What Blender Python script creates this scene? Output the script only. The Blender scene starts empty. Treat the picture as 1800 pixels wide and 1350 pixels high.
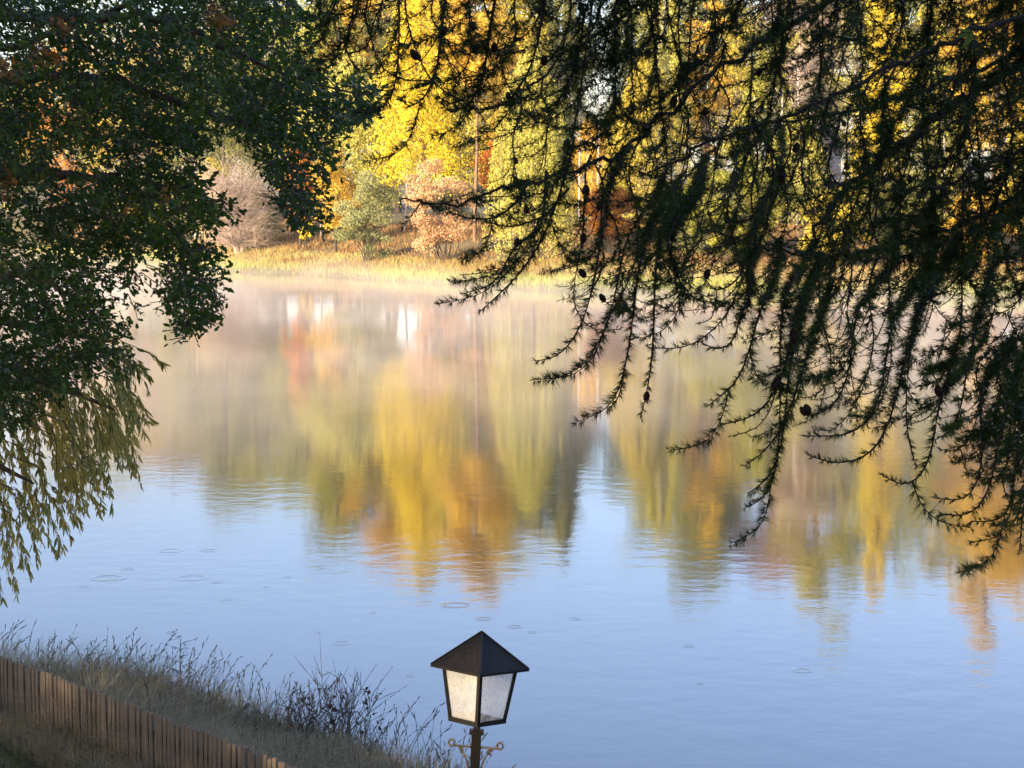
import bpy, math, random
import numpy as np
from mathutils import Vector, Matrix

sc = bpy.context.scene
col = sc.collection
R = math.radians
PI = math.pi

# ------------------------------------------------------------------ camera
F = 3865.0                       # focal length in photograph pixels
CAM = Vector((0.0, 0.0, 8.0))    # eight metres above the lake
PITCH = math.atan(338.0 / F)
cam = bpy.data.cameras.new('camera')
cam.sensor_width = 36.0
cam.lens = F / 1800.0 * 36.0
cam.clip_start = 0.1
cam.clip_end = 6000
camo = bpy.data.objects.new('camera', cam)
camo.location = CAM
camo.rotation_euler = (PI / 2 - PITCH, 0, 0)
col.objects.link(camo)
sc.camera = camo

# ------------------------------------------------------------------ sky and sun
SUN_ROT = R(228)
SUN_EL = R(15)
world = bpy.data.worlds.new('World')
sc.world = world
world.use_nodes = True
wn = world.node_tree
sky = wn.nodes.new('ShaderNodeTexSky')
sky.sky_type = 'NISHITA'
sky.sun_disc = False
sky.sun_elevation = SUN_EL
sky.sun_rotation = SUN_ROT
sky.air_density = 1.0
sky.dust_density = 1.2
sky.ozone_density = 1.5
cool = wn.nodes.new('ShaderNodeMix'); cool.data_type = 'RGBA'; cool.blend_type = 'MULTIPLY'   # the camera's white balance
cool.inputs[0].default_value = 1.0
cool.inputs[7].default_value = (1.0, .945, 1.14, 1)
wn.links.new(sky.outputs[0], cool.inputs[6])
wn.links.new(cool.outputs[2], wn.nodes['Background'].inputs[0])
wn.nodes['Background'].inputs[1].default_value = 0.125
sun = bpy.data.lights.new('sun', 'SUN')
sun.energy = 5.0
sun.angle = R(0.5)
sun.color = (1.0, 0.78, 0.53)
suno = bpy.data.objects.new('sun', sun)
TO_SUN = Vector((math.sin(SUN_ROT) * math.cos(SUN_EL), math.cos(SUN_ROT) * math.cos(SUN_EL), math.sin(SUN_EL)))
suno.rotation_euler = TO_SUN.to_track_quat('Z', 'Y').to_euler()
suno.location = (-30, -30, 40)
col.objects.link(suno)

sc.view_settings.view_transform = 'Standard'
sc.view_settings.look = 'None'
sc.view_settings.exposure = 1.72
sc.view_settings.gamma = 1.0
sc.view_settings.use_curve_mapping = False
sc.render.engine = 'CYCLES'
sc.cycles.use_denoising = True
try:
    sc.cycles.denoiser = 'OPENIMAGEDENOISE'
except Exception:
    pass
sc.cycles.max_bounces = 6
sc.cycles.diffuse_bounces = 2
sc.cycles.glossy_bounces = 3
sc.cycles.transmission_bounces = 4
sc.cycles.transparent_max_bounces = 8
sc.cycles.volume_bounces = 0
sc.cycles.volume_step_rate = 0.2
sc.cycles.volume_max_steps = 64

# ------------------------------------------------------------------ helpers
def at(px, py, d):
    """a point d metres in front of the camera that the photograph shows near (px, py)"""
    f = Vector((0, math.cos(PITCH), -math.sin(PITCH)))
    u = Vector((0, math.sin(PITCH), math.cos(PITCH)))
    return CAM + d * (f + u * ((675 - py) / F) + Vector((1, 0, 0)) * ((px - 900) / F))


def on_plane(px, py, z=0.0):
    p = at(px, py, 1.0) - CAM
    return CAM + p * ((z - CAM.z) / p.z)


def vnoise(x, y, seed=0):
    """smooth value noise, numpy"""
    xi = np.floor(x).astype(np.int64); yi = np.floor(y).astype(np.int64)
    fx = x - xi; fy = y - yi
    fx = fx * fx * (3 - 2 * fx); fy = fy * fy * (3 - 2 * fy)
    def h(a, b):
        n = (a * 374761393 + b * 668265263 + seed * 974634777) & 0x7fffffff
        n = ((n ^ (n >> 13)) * 1274126177) & 0x7fffffff
        return ((n ^ (n >> 16)) & 0xffff) / 65535.0
    return (h(xi, yi) * (1 - fx) + h(xi + 1, yi) * fx) * (1 - fy) + (h(xi, yi + 1) * (1 - fx) + h(xi + 1, yi + 1) * fx) * fy


FX = np.array([-400, -140, -80, -44, -29, -16, -7, 2, 13.5, 39, 80, 160, 400], float)
FY = np.array([420, 340, 300, 262, 224, 206, 192, 181, 174, 166, 150, 60, -60], float)
NX = np.array([-400, -30, -14, -8.5, -6, -4.0, -2.4, -1.3, 0.0, 2.0, 8, 30, 120, 400], float)
NY = np.array([20, 33, 34.5, 34.2, 33.2, 31.6, 30.2, 28.2, 26.4, 25.5, 24.5, 22, -10, -60], float)


def terrain(x, y):
    x = np.asarray(x, float); y = np.asarray(y, float)
    fs = np.interp(x, FX, FY) + (vnoise(x * .25, y * 0, 3) - .5) * 2.2
    ns = np.interp(x, NX, NY) + (vnoise(x * .6, y * 0, 5) - .5) * .8
    tf = y - fs
    tn = ns - y
    zf = np.interp(tf, [-6, 0, 0.7, 8, 22, 36, 80, 200, 900], [-1.2, -0.08, 0.28, 0.9, 2.4, 4.2, 5.2, 6.0, 14])
    zn = np.interp(tn, [-6, 0, 0.8, 2.5, 6, 22, 32, 80, 300], [-1.2, -0.08, 0.42, 0.58, 0.70, 3.5, 6.35, 8.5, 12])
    bump = (vnoise(x * .9, y * .9, 1) - .5) * .12 + (vnoise(x * .22, y * .22, 2) - .5) * .5 * np.clip(tf / 20, 0, 1)
    z = np.where(tf > -6, zf, np.where(tn > -6, zn, -1.2))
    z = np.where((tf > 0) | (tn > 0), z + bump * np.clip(np.maximum(tf, tn), 0, 1), z)
    return z


def tz(x, y):
    return float(terrain(np.array([x]), np.array([y]))[0])


class Acc:
    """collects vertices and faces of one mesh"""
    def __init__(s):
        s.v = []; s.t = []; s.q = []; s.tv = []; s.n = 0; s.mt = []; s.mq = []

    def add(s, v, tris=None, quads=None, tint=0.5, mat=0):
        v = np.asarray(v, float).reshape(-1, 3)
        s.v.append(v)
        s.tv.append(np.full(len(v), tint) if np.isscalar(tint) else np.asarray(tint, float))
        if tris is not None and len(tris):
            tr = np.asarray(tris, int).reshape(-1, 3) + s.n
            s.t.append(tr); s.mt.append(np.full(len(tr), mat))
        if quads is not None and len(quads):
            qd = np.asarray(quads, int).reshape(-1, 4) + s.n
            s.q.append(qd); s.mq.append(np.full(len(qd), mat))
        s.n += len(v)

    def mesh(s, name, mats, smooth=False):
        me = bpy.data.meshes.new(name)
        v = np.concatenate(s.v) if s.v else np.zeros((0, 3))
        t = np.concatenate(s.t) if s.t else np.zeros((0, 3), int)
        q = np.concatenate(s.q) if s.q else np.zeros((0, 4), int)
        me.vertices.add(len(v)); me.vertices.foreach_set('co', v.astype(np.float32).ravel())
        me.loops.add(t.size + q.size)
        me.loops.foreach_set('vertex_index', np.concatenate([t.ravel(), q.ravel()]).astype(np.int32))
        me.polygons.add(len(t) + len(q))
        st = np.concatenate([np.arange(len(t)) * 3, len(t) * 3 + np.arange(len(q)) * 4])
        me.polygons.foreach_set('loop_start', st.astype(np.int32))
        mi = np.concatenate((s.mt or [np.zeros(0)]) + (s.mq or [np.zeros(0)]))
        me.polygons.foreach_set('material_index', mi.astype(np.int32))
        me.polygons.foreach_set('use_smooth', np.full(len(t) + len(q), bool(smooth)))
        a = me.attributes.new('tint', 'FLOAT', 'POINT')
        a.data.foreach_set('value', np.concatenate(s.tv).astype(np.float32) if s.tv else [])
        for m in (mats if isinstance(mats, (list, tuple)) else [mats]):
            me.materials.append(m)
        me.update(calc_edges=True)
        return me

    def obj(s, name, mats, parent=None, smooth=False, kind=None, label=None):
        return link(name, s.mesh(name, mats, smooth), parent, kind, label)

    def tube(s, pts, rad, n=5, tint=0.5, mat=0, cap=False):
        pts = np.asarray([tuple(p) for p in pts], float)
        m = len(pts)
        rad = np.broadcast_to(np.asarray(rad, float), (m,))
        d = np.gradient(pts, axis=0)
        d /= np.linalg.norm(d, axis=1)[:, None] + 1e-12
        ref = np.array([0.13, 0.21, 0.97]) if abs(d[:, 2].mean()) < .8 else np.array([0.97, 0.2, 0.1])
        a = np.cross(d, ref); a /= np.linalg.norm(a, axis=1)[:, None] + 1e-12
        b = np.cross(d, a)
        an = np.arange(n) * 2 * PI / n
        v = pts[:, None, :] + rad[:, None, None] * (np.cos(an)[None, :, None] * a[:, None, :] + np.sin(an)[None, :, None] * b[:, None, :])
        i = np.arange(m - 1)[:, None] * n
        k = np.arange(n)[None, :]
        k2 = (k + 1) % n
        q = np.stack([i + k, i + k2, i + n + k2, i + n + k], -1).reshape(-1, 4)
        tr = None
        vv = v.reshape(-1, 3)
        if cap:
            vv = np.concatenate([vv, pts[:1], pts[-1:]])
            k = np.arange(n); k2 = (k + 1) % n
            tr = np.concatenate([np.stack([k2, k, np.full(n, m * n)], -1),
                                 np.stack([(m - 1) * n + k, (m - 1) * n + k2, np.full(n, m * n + 1)], -1)])
        s.add(vv, tr, q, tint, mat)

    def box(s, c, size, rot=None, tint=0.5, mat=0):
        x, y, z = [k / 2 for k in size]
        v = np.array([[-x, -y, -z], [x, -y, -z], [x, y, -z], [-x, y, -z], [-x, -y, z], [x, -y, z], [x, y, z], [-x, y, z]])
        if rot is not None:
            v = v @ np.array(rot.to_3x3()).T
        s.add(v + np.array(tuple(c)), None, [[3, 2, 1, 0], [4, 5, 6, 7], [0, 1, 5, 4], [1, 2, 6, 5], [2, 3, 7, 6], [3, 0, 4, 7]], tint, mat)

    def scatter(s, tv, tt, P, A, N, scale, tint, mat=0, quads=False):
        """copies of a small template: y axis along A, z axis near N"""
        P = np.asarray(P); A = np.asarray(A, float); N = np.asarray(N, float)
        n = len(P)
        if n == 0: return
        A = A / (np.linalg.norm(A, axis=1)[:, None] + 1e-9)
        X = np.cross(A, N); X /= np.linalg.norm(X, axis=1)[:, None] + 1e-9
        Z = np.cross(X, A)
        sc_ = np.broadcast_to(np.asarray(scale, float), (n,)) if np.ndim(scale) < 2 else scale
        tv = np.asarray(tv, float)
        if np.ndim(sc_) == 1:
            sc3 = np.stack([sc_] * 3, 1)
        else:
            sc3 = sc_
        v = P[:, None, :] + tv[None, :, 0:1] * (X * sc3[:, 0:1])[:, None, :] + tv[None, :, 1:2] * (A * sc3[:, 1:2])[:, None, :] + tv[None, :, 2:3] * (Z * sc3[:, 2:3])[:, None, :]
        tt = np.asarray(tt, int)
        f = (np.arange(n)[:, None, None] * len(tv) + tt[None]).reshape(-1, tt.shape[1])
        ti = np.repeat(np.broadcast_to(tint, (n,)), len(tv))
        if quads: s.add(v.reshape(-1, 3), None, f, ti, mat)
        else: s.add(v.reshape(-1, 3), f, None, ti, mat)


def link(name, data, parent=None, kind=None, label=None):
    o = bpy.data.objects.new(name, data)
    col.objects.link(o)
    if parent is not None: o.parent = parent
    if kind: o['kind'] = kind
    if label: o['label'] = label
    return o


def thing(name, label, cat, loc=(0, 0, 0), group=None, rotz=0.0):
    o = bpy.data.objects.new(name, None)
    o.empty_display_size = .2
    col.objects.link(o)
    o.location = loc
    o.rotation_euler = (0, 0, rotz)
    o['label'] = label; o['category'] = cat
    if group: o['group'] = group
    return o


# ------------------------------------------------------------------ materials
def new_mat(name):
    m = bpy.data.materials.new(name)
    m.use_nodes = True
    nt = m.node_tree
    b = nt.nodes['Principled BSDF']
    return m, nt, b


def ramp(nt, cols, fac, pos=None):
    r = nt.nodes.new('ShaderNodeValToRGB')
    e = r.color_ramp.elements
    n = len(cols)
    while len(e) < n: e.new(.5)
    for i, c in enumerate(cols):
        e[i].position = pos[i] if pos else i / (n - 1)
        e[i].color = (c[0], c[1], c[2], 1)
    nt.links.new(fac, r.inputs[0])
    return r.outputs[0]


def noise(nt, scale, detail=4, rough=.55, coord='Object', vec=None, stretch=None):
    t = nt.nodes.new('ShaderNodeTexNoise')
    t.inputs['Scale'].default_value = scale
    t.inputs['Detail'].default_value = detail
    t.inputs['Roughness'].default_value = rough
    if vec is None:
        tc = nt.nodes.new('ShaderNodeTexCoord'); vec = tc.outputs[coord]
    if stretch:
        mp = nt.nodes.new('ShaderNodeMapping'); mp.inputs['Scale'].default_value = stretch
        nt.links.new(vec, mp.inputs[0]); vec = mp.outputs[0]
    nt.links.new(vec, t.inputs['Vector'])
    return t.outputs['Fac']


def leaf_mat(name, cols, rough=.5, trans=.35, spec=.4):
    """leaf colours spread by the tint of each leaf; some light passes through"""
    m, nt, b = new_mat(name)
    a = nt.nodes.new('ShaderNodeAttribute'); a.attribute_name = 'tint'
    c = ramp(nt, cols, a.outputs['Fac'])
    nt.links.new(c, b.inputs['Base Color'])
    b.inputs['Roughness'].default_value = rough
    b.inputs['Specular IOR Level'].default_value = spec
    if trans > 0:
        t = nt.nodes.new('ShaderNodeBsdfTranslucent'); nt.links.new(c, t.inputs[0])
        mx = nt.nodes.new('ShaderNodeMixShader'); mx.inputs[0].default_value = trans
        nt.links.new(b.outputs[0], mx.inputs[1]); nt.links.new(t.outputs[0], mx.inputs[2])
        nt.links.new(mx.outputs[0], nt.nodes['Material Output'].inputs[0])
    return m


def rough_mat(name, cols, scale=6, rough=.85, bump=.3, stretch=None, detail=5, spec=.3, metal=0, bscale=None):
    m, nt, b = new_mat(name)
    f = noise(nt, scale, detail, .6, stretch=stretch)
    nt.links.new(ramp(nt, cols, f, [.3 + .4 * i / (len(cols) - 1) for i in range(len(cols))]), b.inputs['Base Color'])
    b.inputs['Roughness'].default_value = rough
    b.inputs['Specular IOR Level'].default_value = spec
    b.inputs['Metallic'].default_value = metal
    if bump:
        bp = nt.nodes.new('ShaderNodeBump'); bp.inputs['Strength'].default_value = bump
        bp.inputs['Distance'].default_value = .02
        f2 = noise(nt, bscale or scale * 3, 4, .6, stretch=stretch)
        nt.links.new(f2, bp.inputs['Height']); nt.links.new(bp.outputs[0], b.inputs['Normal'])
    return m


M = {}
M['bark'] = rough_mat('bark', [(.035, .026, .02), (.09, .07, .055)], 5, stretch=(4, 4, .6), bump=.6)
M['pine_bark'] = rough_mat('pine_bark', [(.11, .065, .04), (.24, .15, .09)], 3, stretch=(4, 4, 1), bump=.5)
M['birch_bark'] = rough_mat('birch_bark', [(.06, .05, .045), (.48, .44, .40), (.55, .52, .48)], 2.5, stretch=(1, 1, 5), bump=.2)
M['grey_twig'] = rough_mat('grey_twig', [(.28, .22, .18), (.46, .38, .32)], 8, bump=0)
M['larch_twig'] = rough_mat('larch_twig', [(.022, .016, .012), (.06, .045, .033)], 60, bump=0, rough=.8)
M['larch_limb'] = rough_mat('larch_limb', [(.02, .016, .012), (.07, .055, .042)], 20, bump=.8, rough=.9)
M['needle'] = leaf_mat('larch_needle', [(.020, .045, .008), (.042, .085, .012), (.075, .125, .018)], .5, .25, .3)
M['cone'] = rough_mat('larch_cone', [(.02, .012, .008), (.06, .035, .022)], 90, bump=.5)
M['oak_leaf'] = leaf_mat('oak_leaf', [(.034, .075, .010), (.058, .115, .014), (.10, .16, .018), (.17, .20, .02)], .42, .35, .26)
M['oak_orange'] = leaf_mat('turned_leaf', [(.35, .13, .02), (.28, .18, .03)], .5, .3, .4)
M['willow_leaf'] = leaf_mat('willow_leaf', [(.20, .24, .06), (.42, .36, .08), (.60, .44, .09)], .42, .45, .4)

LEAFC = {
    'yellow': [(.22, .19, .02), (.46, .38, .04), (.70, .60, .09)],
    'brightyellow': [(.42, .32, .015), (.70, .55, .02), (.88, .74, .05)],
    'gold': [(.34, .20, .02), (.66, .44, .04), (.84, .64, .09)],
    'orange': [(.36, .12, .012), (.60, .24, .02), (.72, .36, .03)],
    'redorange': [(.38, .09, .012), (.58, .17, .02), (.64, .26, .03)],
    'yellowgreen': [(.16, .17, .025), (.36, .36, .05), (.58, .54, .09)],
    'birch': [(.24, .23, .04), (.46, .44, .08), (.68, .62, .14)],
    'olive': [(.13, .14, .03), (.24, .24, .06), (.36, .34, .09)],
    'greygreen': [(.16, .18, .07), (.28, .30, .12), (.42, .42, .18)],
    'green': [(.05, .07, .015), (.10, .12, .02), (.18, .19, .04)],
    'pink': [(.40, .22, .11), (.60, .38, .19), (.74, .54, .28)],
    'tan': [(.28, .17, .09), (.42, .28, .15), (.55, .38, .18)],
}
for k, c in LEAFC.items():
    M[k] = leaf_mat(k + '_leaf', c, .6, .35, .25)

M['reed'] = leaf_mat('green_reed', [(.22, .28, .04), (.36, .42, .07), (.52, .52, .12)], .5, .35, .3)
M['dry_grass'] = leaf_mat('ochre_grass', [(.24, .17, .05), (.40, .32, .09), (.54, .48, .16), (.38, .42, .11)], .6, .3, .2)
M['rust_grass'] = leaf_mat('rust_bracken', [(.20, .08, .025), (.30, .18, .07), (.42, .28, .11)], .6, .3, .2)
M['near_grass'] = leaf_mat('faded_grass', [(.13, .11, .05), (.26, .21, .10), (.46, .38, .22)], .6, .25, .3)
M['lawn'] = leaf_mat('lawn_grass', [(.045, .075, .016), (.08, .11, .025), (.13, .14, .04)], .6, .25, .3)
M['stalk'] = leaf_mat('seed_stalk', [(.07, .06, .05), (.13, .11, .085), (.20, .165, .13)], .6, .1, .2)

# ground: leaf litter, soil and short grass
m, nt, b = new_mat('ground')
f1 = noise(nt, .35, 5, .6); f2 = noise(nt, 7, 6, .7)
c1 = ramp(nt, [(.07, .05, .03), (.14, .09, .045), (.16, .13, .045), (.20, .12, .05)], f2, [.3, .45, .6, .75])
c2 = ramp(nt, [(.06, .07, .025), (.12, .12, .04), (.22, .15, .06)], f2, [.3, .5, .7])
mx = nt.nodes.new('ShaderNodeMix'); mx.data_type = 'RGBA'
fr = nt.nodes.new('ShaderNodeMapRange'); fr.inputs[1].default_value = .42; fr.inputs[2].default_value = .58
nt.links.new(f1, fr.inputs[0]); nt.links.new(fr.outputs[0], mx.inputs[0])
nt.links.new(c1, mx.inputs[6]); nt.links.new(c2, mx.inputs[7]); nt.links.new(mx.outputs[2], b.inputs['Base Color'])
b.inputs['Roughness'].default_value = .95
bp = nt.nodes.new('ShaderNodeBump'); bp.inputs['Strength'].default_value = .8; bp.inputs['Distance'].default_value = .06
nt.links.new(f2, bp.inputs['Height']); nt.links.new(bp.outputs[0], b.inputs['Normal'])
M['ground'] = m

# lake water: dark body, mirror surface, faint ripples
m, nt, b = new_mat('water')
tc = nt.nodes.new('ShaderNodeTexCoord')
b.inputs['Base Color'].default_value = (.012, .020, .022, 1)
b.inputs['IOR'].default_value = 1.64
b.inputs['Roughness'].default_value = .042
na = noise(nt, 1.3, 3, .5, vec=tc.outputs['Object'], stretch=(1, 1.0, 1))
nb = noise(nt, 7.0, 2, .5, vec=tc.outputs['Object'], stretch=(1, 1.3, 1))
big = noise(nt, .05, 3, .5, vec=tc.outputs['Object'], stretch=(1, 1.6, 1))
mr = nt.nodes.new('ShaderNodeMapRange'); mr.inputs[1].default_value = .42; mr.inputs[2].default_value = .62
mr.inputs[3].default_value = .35; mr.inputs[4].default_value = 1.3
nt.links.new(big, mr.inputs[0])
b1 = nt.nodes.new('ShaderNodeBump'); b1.inputs['Distance'].default_value = .0055
nt.links.new(mr.outputs[0], b1.inputs['Strength']); nt.links.new(na, b1.inputs['Height'])
b2 = nt.nodes.new('ShaderNodeBump'); b2.inputs['Distance'].default_value = .0008
nt.links.new(mr.outputs[0], b2.inputs['Strength'])
nt.links.new(nb, b2.inputs['Height']); nt.links.new(b1.outputs[0], b2.inputs['Normal'])
nt.links.new(b2.outputs[0], b.inputs['Normal'])
M['water'] = m

# ------------------------------------------------------------------ the ground and the lake
gx = np.unique(np.concatenate([np.linspace(-1500, -160, 20), np.linspace(-160, -60, 24), np.linspace(-60, 60, 130), np.linspace(60, 160, 24), np.linspace(160, 1500, 20),
                               np.linspace(-12, 4, 40)]))
gy = np.unique(np.concatenate([np.linspace(-800, -40, 20), np.linspace(-40, 22, 40), np.linspace(22, 38, 48), np.linspace(38, 150, 20),
                               np.linspace(150, 250, 95), np.linspace(250, 360, 26), np.linspace(360, 3000, 30)]))
GX, GY = np.meshgrid(gx, gy)
GZ = terrain(GX.ravel(), GY.ravel())
g = Acc()
nx = len(gx)
i, j = np.meshgrid(np.arange(nx - 1), np.arange(len(gy) - 1))
k = (j * nx + i).ravel()
g.add(np.stack([GX.ravel(), GY.ravel(), GZ], 1), None, np.stack([k, k + 1, k + nx + 1, k + nx], 1))
g.obj('ground', M['ground'], smooth=True, kind='structure')

w = Acc()
w.add([[-420, -70, 0], [420, -70, 0], [420, 430, 0], [-420, 430, 0]], None, [[0, 1, 2, 3]])
water = w.obj('lake_water', M['water'], kind='structure')

# rings on the water, each a low circular wave
rings = [(335, 1016, 58), (380, 1024, 20), (600, 1131, 34), (1410, 1179, 34), (1210, 1136, 22), (1230, 1202, 14), (905, 1102, 26),
         (935, 1112, 16), (720, 1188, 18), (300, 968, 42), (190, 1016, 60), (505, 1015, 16), (400, 1054, 22), (365, 968, 30),
         (150, 1032, 18), (468, 1032, 10), (800, 1064, 50), (1010, 1088, 24), (560, 1112, 12), (850, 1088, 30),
         (655, 1078, 12), (225, 1000, 24), (850, 1112, 10)]
rg = Acc()
rr = random.Random(4)
for (px, py, wpx) in rings:
    c = on_plane(px, py)
    r1 = wpx / 2 / F * c.y
    nr = 9; na_ = 40
    rad = np.linspace(r1 * .70, r1 * 1.10, nr)
    ph = np.linspace(0, 2 * PI, nr)
    zz = .0015 + .0016 * (1 - np.cos(ph)) / 2 * min(1, r1 / .35) * (.5 + .5 * rr.random())
    zz = .0015 + (zz - .0015) * 1.8
    an = np.linspace(0, 2 * PI, na_, endpoint=False)
    v = np.stack([c.x + rad[:, None] * np.cos(an), c.y + rad[:, None] * np.sin(an), np.repeat(zz[:, None], na_, 1)], -1).reshape(-1, 3)
    ii = np.arange(nr - 1)[:, None] * na_; kk = np.arange(na_)[None]; k2 = (kk + 1) % na_
    rg.add(v, None, np.stack([ii + kk, ii + k2, ii + na_ + k2, ii + na_ + kk], -1).reshape(-1, 4))
rg.obj('ripple_rings', M['water'], water, smooth=True, kind='stuff')

# ------------------------------------------------------------------ trees of the far shore
LEAF_Q = np.array([[0, -.5, 0], [.32, 0, .06], [0, .5, 0], [-.32, 0, .06]])
LEAF_F = np.array([[0, 1, 2, 3]])


FAR_V = np.array([[-.42, -.35, 0], [.42, -.30, .05], [0, .62, .03]])
FAR_F = np.array([[0, 1, 2]])


def runit(rng, n):
    v = rng.normal(size=(n, 3))
    return v / np.linalg.norm(v, axis=1)[:, None]


def limb_pts(a, b, rng, sag=.15, n=5):
    a = np.asarray(a, float); b = np.asarray(b, float)
    t = np.linspace(0, 1, n)[:, None]
    L = np.linalg.norm(b - a)
    p = a + (b - a) * t
    p[:, 2] += np.sin(t[:, 0] * PI) * L * sag
    p[1:-1] += rng.normal(size=(n - 2, 3)) * L * .03
    return p


def make_tree(px, D, ytop, ybot, wpx, style, mat, label, name='autumn_tree', cat='tree', n=9000, leaf=.17, bark='bark', seed=0,
              group='trees on the far shore', trunk_r=None, lean=0.0, x=None, y=None, dense=1.0):
    rng = np.random.default_rng(seed * 77 + 5)
    if style != 'bare':
        n = int(n * 1.75); leaf *= 1.18
    X = (px - 900) / F * D if x is None else x
    Y = D if y is None else y
    gz = tz(X, Y)
    ztop = 8 + (337 - ytop) / F * D
    zbot = 8 + (337 - ybot) / F * D
    r = wpx / 2 / F * D
    h = ztop - gz
    cb = max(zbot - gz, .1)
    root = thing(name, label, cat, (X, Y, gz - .05), group)
    tr = trunk_r or max(.07, h * .011)
    T = Acc(); C = Acc()
    top = np.array([lean * h, 0, h * (.96 if style != 'bush' else .6)])
    tp = np.stack([np.zeros(3), top * .3 + rng.normal(size=3) * .02 * h * np.array([1, 1, 0]), top * .6 + rng.normal(size=3) * .02 * h * np.array([1, 1, 0]), top * .85, top])
    if style in ('round', 'weep', 'cone'):
        T.tube(tp, tr * np.array([1.15, .85, .6, .3, .05]), 7)
    ch = h - cb
    cc = np.array([0, 0, cb + ch / 2])

    def trunk_at(z):
        return np.array([np.interp(z, tp[:, 2], tp[:, 0]), np.interp(z, tp[:, 2], tp[:, 1]), z])
    if style in ('round', 'bush'):
        nc = int(70 if style == 'round' else 36)
        d = runit(rng, nc)
        rad = rng.uniform(.2, 1, nc) ** .5 * rng.uniform(.8, 1.22, nc)
        cen = cc + d * rad[:, None] * np.array([r, r, ch / 2]) * .86
        # wider below the middle, narrower to the top
        sh = np.interp((cen[:, 2] - cb) / ch, [0, .35, .75, 1], [.75, 1.05, .9, .6])
        cen[:, :2] *= sh[:, None]
        cen[:, 0] += lean * cen[:, 2]
        rc = r * rng.uniform(.16, .34, nc)
        wts = rc ** 2 / (rc ** 2).sum()
        idx = rng.choice(nc, n, p=wts)
        off = runit(rng, n) * (rng.uniform(0, 1, n) ** .45)[:, None] * rc[idx][:, None] * np.array([1.15, 1.15, .75])
        P = cen[idx] + off
        tint = np.clip(rng.uniform(0, 1, nc)[idx] * .65 + rng.uniform(0, 1, n) * .5 - .08, 0, 1)
        A = runit(rng, n); A[:, 2] -= .3
        C.scatter(FAR_V, FAR_F, P, A, runit(rng, n), leaf * rng.uniform(.6, 1.35, n), tint)
        big = np.argsort(-rc)[:int(18 if style == 'round' else 12)]
        for kx in big:
            e = cen[kx]
            if style == 'round':
                z0 = min(max(e[2] - rng.uniform(.15, .3) * ch, cb * .75), h * .85)
                s_ = trunk_at(z0)
            else:
                s_ = rng.normal(size=3) * np.array([.15, .15, 0]) * r
            T.tube(limb_pts(s_, e, rng, .06), np.linspace(tr * (.42 if style == 'round' else .5), .015, 5), 4)
    elif style == 'weep':
        ns = int(n / 24)
        th = rng.uniform(0, 2 * PI, ns)
        q = rng.uniform(0, 1, ns)
        zz = cb + ch * (.18 + .80 * q ** .8)
        rr_ = r * np.interp((zz - cb) / ch, [0, .3, .7, 1], [.95, 1, .75, .12]) * rng.uniform(.15, 1, ns) ** .5
        # plumes: strands gather on a few boughs
        bo = rng.uniform(0, 2 * PI, 16)
        th = bo[rng.integers(0, 16, ns)] + rng.normal(size=ns) * .16
        S = np.stack([np.cos(th) * rr_, np.sin(th) * rr_, zz], 1)
        L = np.minimum(rng.uniform(.10, .34, ns) * ch, np.maximum(zz - cb * rng.uniform(.8, 1.1, ns), .3))
        st = rng.uniform(0, 1, ns)
        idx = rng.integers(0, ns, n)
        t = rng.uniform(0, 1, n)
        P = S[idx].copy()
        outw = S[idx] * np.array([1, 1, 0]); outw /= np.linalg.norm(outw, axis=1)[:, None] + 1e-6
        P += outw * (t * (1 - t * .5))[:, None] * L[idx][:, None] * .16
        P[:, 2] -= t ** 1.3 * L[idx]
        P += rng.normal(size=(n, 3)) * .09
        A = np.stack([rng.normal(size=n) * .4, rng.normal(size=n) * .4, -np.ones(n)], 1)
        C.scatter(FAR_V, FAR_F, P, A, runit(rng, n), leaf * rng.uniform(.6, 1.3, n), np.clip(st[idx] * .5 + rng.uniform(0, 1, n) * .5, 0, 1))
        for kx in range(16):
            z1 = cb + ch * rng.uniform(.25, .9)
            rr1 = r * np.interp((z1 - cb) / ch, [0, .3, .7, 1], [.95, 1, .75, .12]) * .8
            e = np.array([math.cos(bo[kx]) * rr1, math.sin(bo[kx]) * rr1, z1])
            T.tube(limb_pts(trunk_at(max(z1 - .2 * ch, cb * .7)), e, rng, .1), np.linspace(tr * .35, .015, 5), 4)
    elif style == 'cone':
        nb_ = 84
        zb = cb + ch * np.linspace(0.0, .97, nb_)
        per = n // nb_
        for kx in range(nb_):
            u = (zb[kx] - cb) / ch
            L = r * (1.08 - u) ** .75 * rng.uniform(.7, 1.1)
            a = kx * 2.4 + rng.uniform(-.4, .4)
            s_ = trunk_at(zb[kx])
            e = s_ + np.array([math.cos(a) * L, math.sin(a) * L, -L * rng.uniform(.12, .45)])
            lp = limb_pts(s_, e, rng, .06)
            T.tube(lp, np.linspace(tr * .25, .012, 5), 4)
            m_ = int(per * (.35 + 1.3 * (1 - u)))
            t = rng.uniform(.12, 1, m_) ** .8
            Pm = np.stack([np.interp(t, np.linspace(0, 1, 5), lp[:, c_]) for c_ in range(3)], 1)
            wd = L * .26
            Pm += rng.normal(size=(m_, 3)) * wd * .55
            Pm[:, 2] -= np.abs(rng.normal(size=m_)) * wd * .9
            A = np.stack([rng.normal(size=m_) * .5, rng.normal(size=m_) * .5, -np.ones(m_)], 1)
            C.scatter(FAR_V, FAR_F, Pm, A, runit(rng, m_), leaf * rng.uniform(.6, 1.3, m_), np.clip(rng.uniform(0, 1) * .5 + rng.uniform(0, 1, m_) * .5, 0, 1))
    elif style == 'bare':
        # several leaning stems and a fan of fine grey twigs
        stems = []
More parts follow.
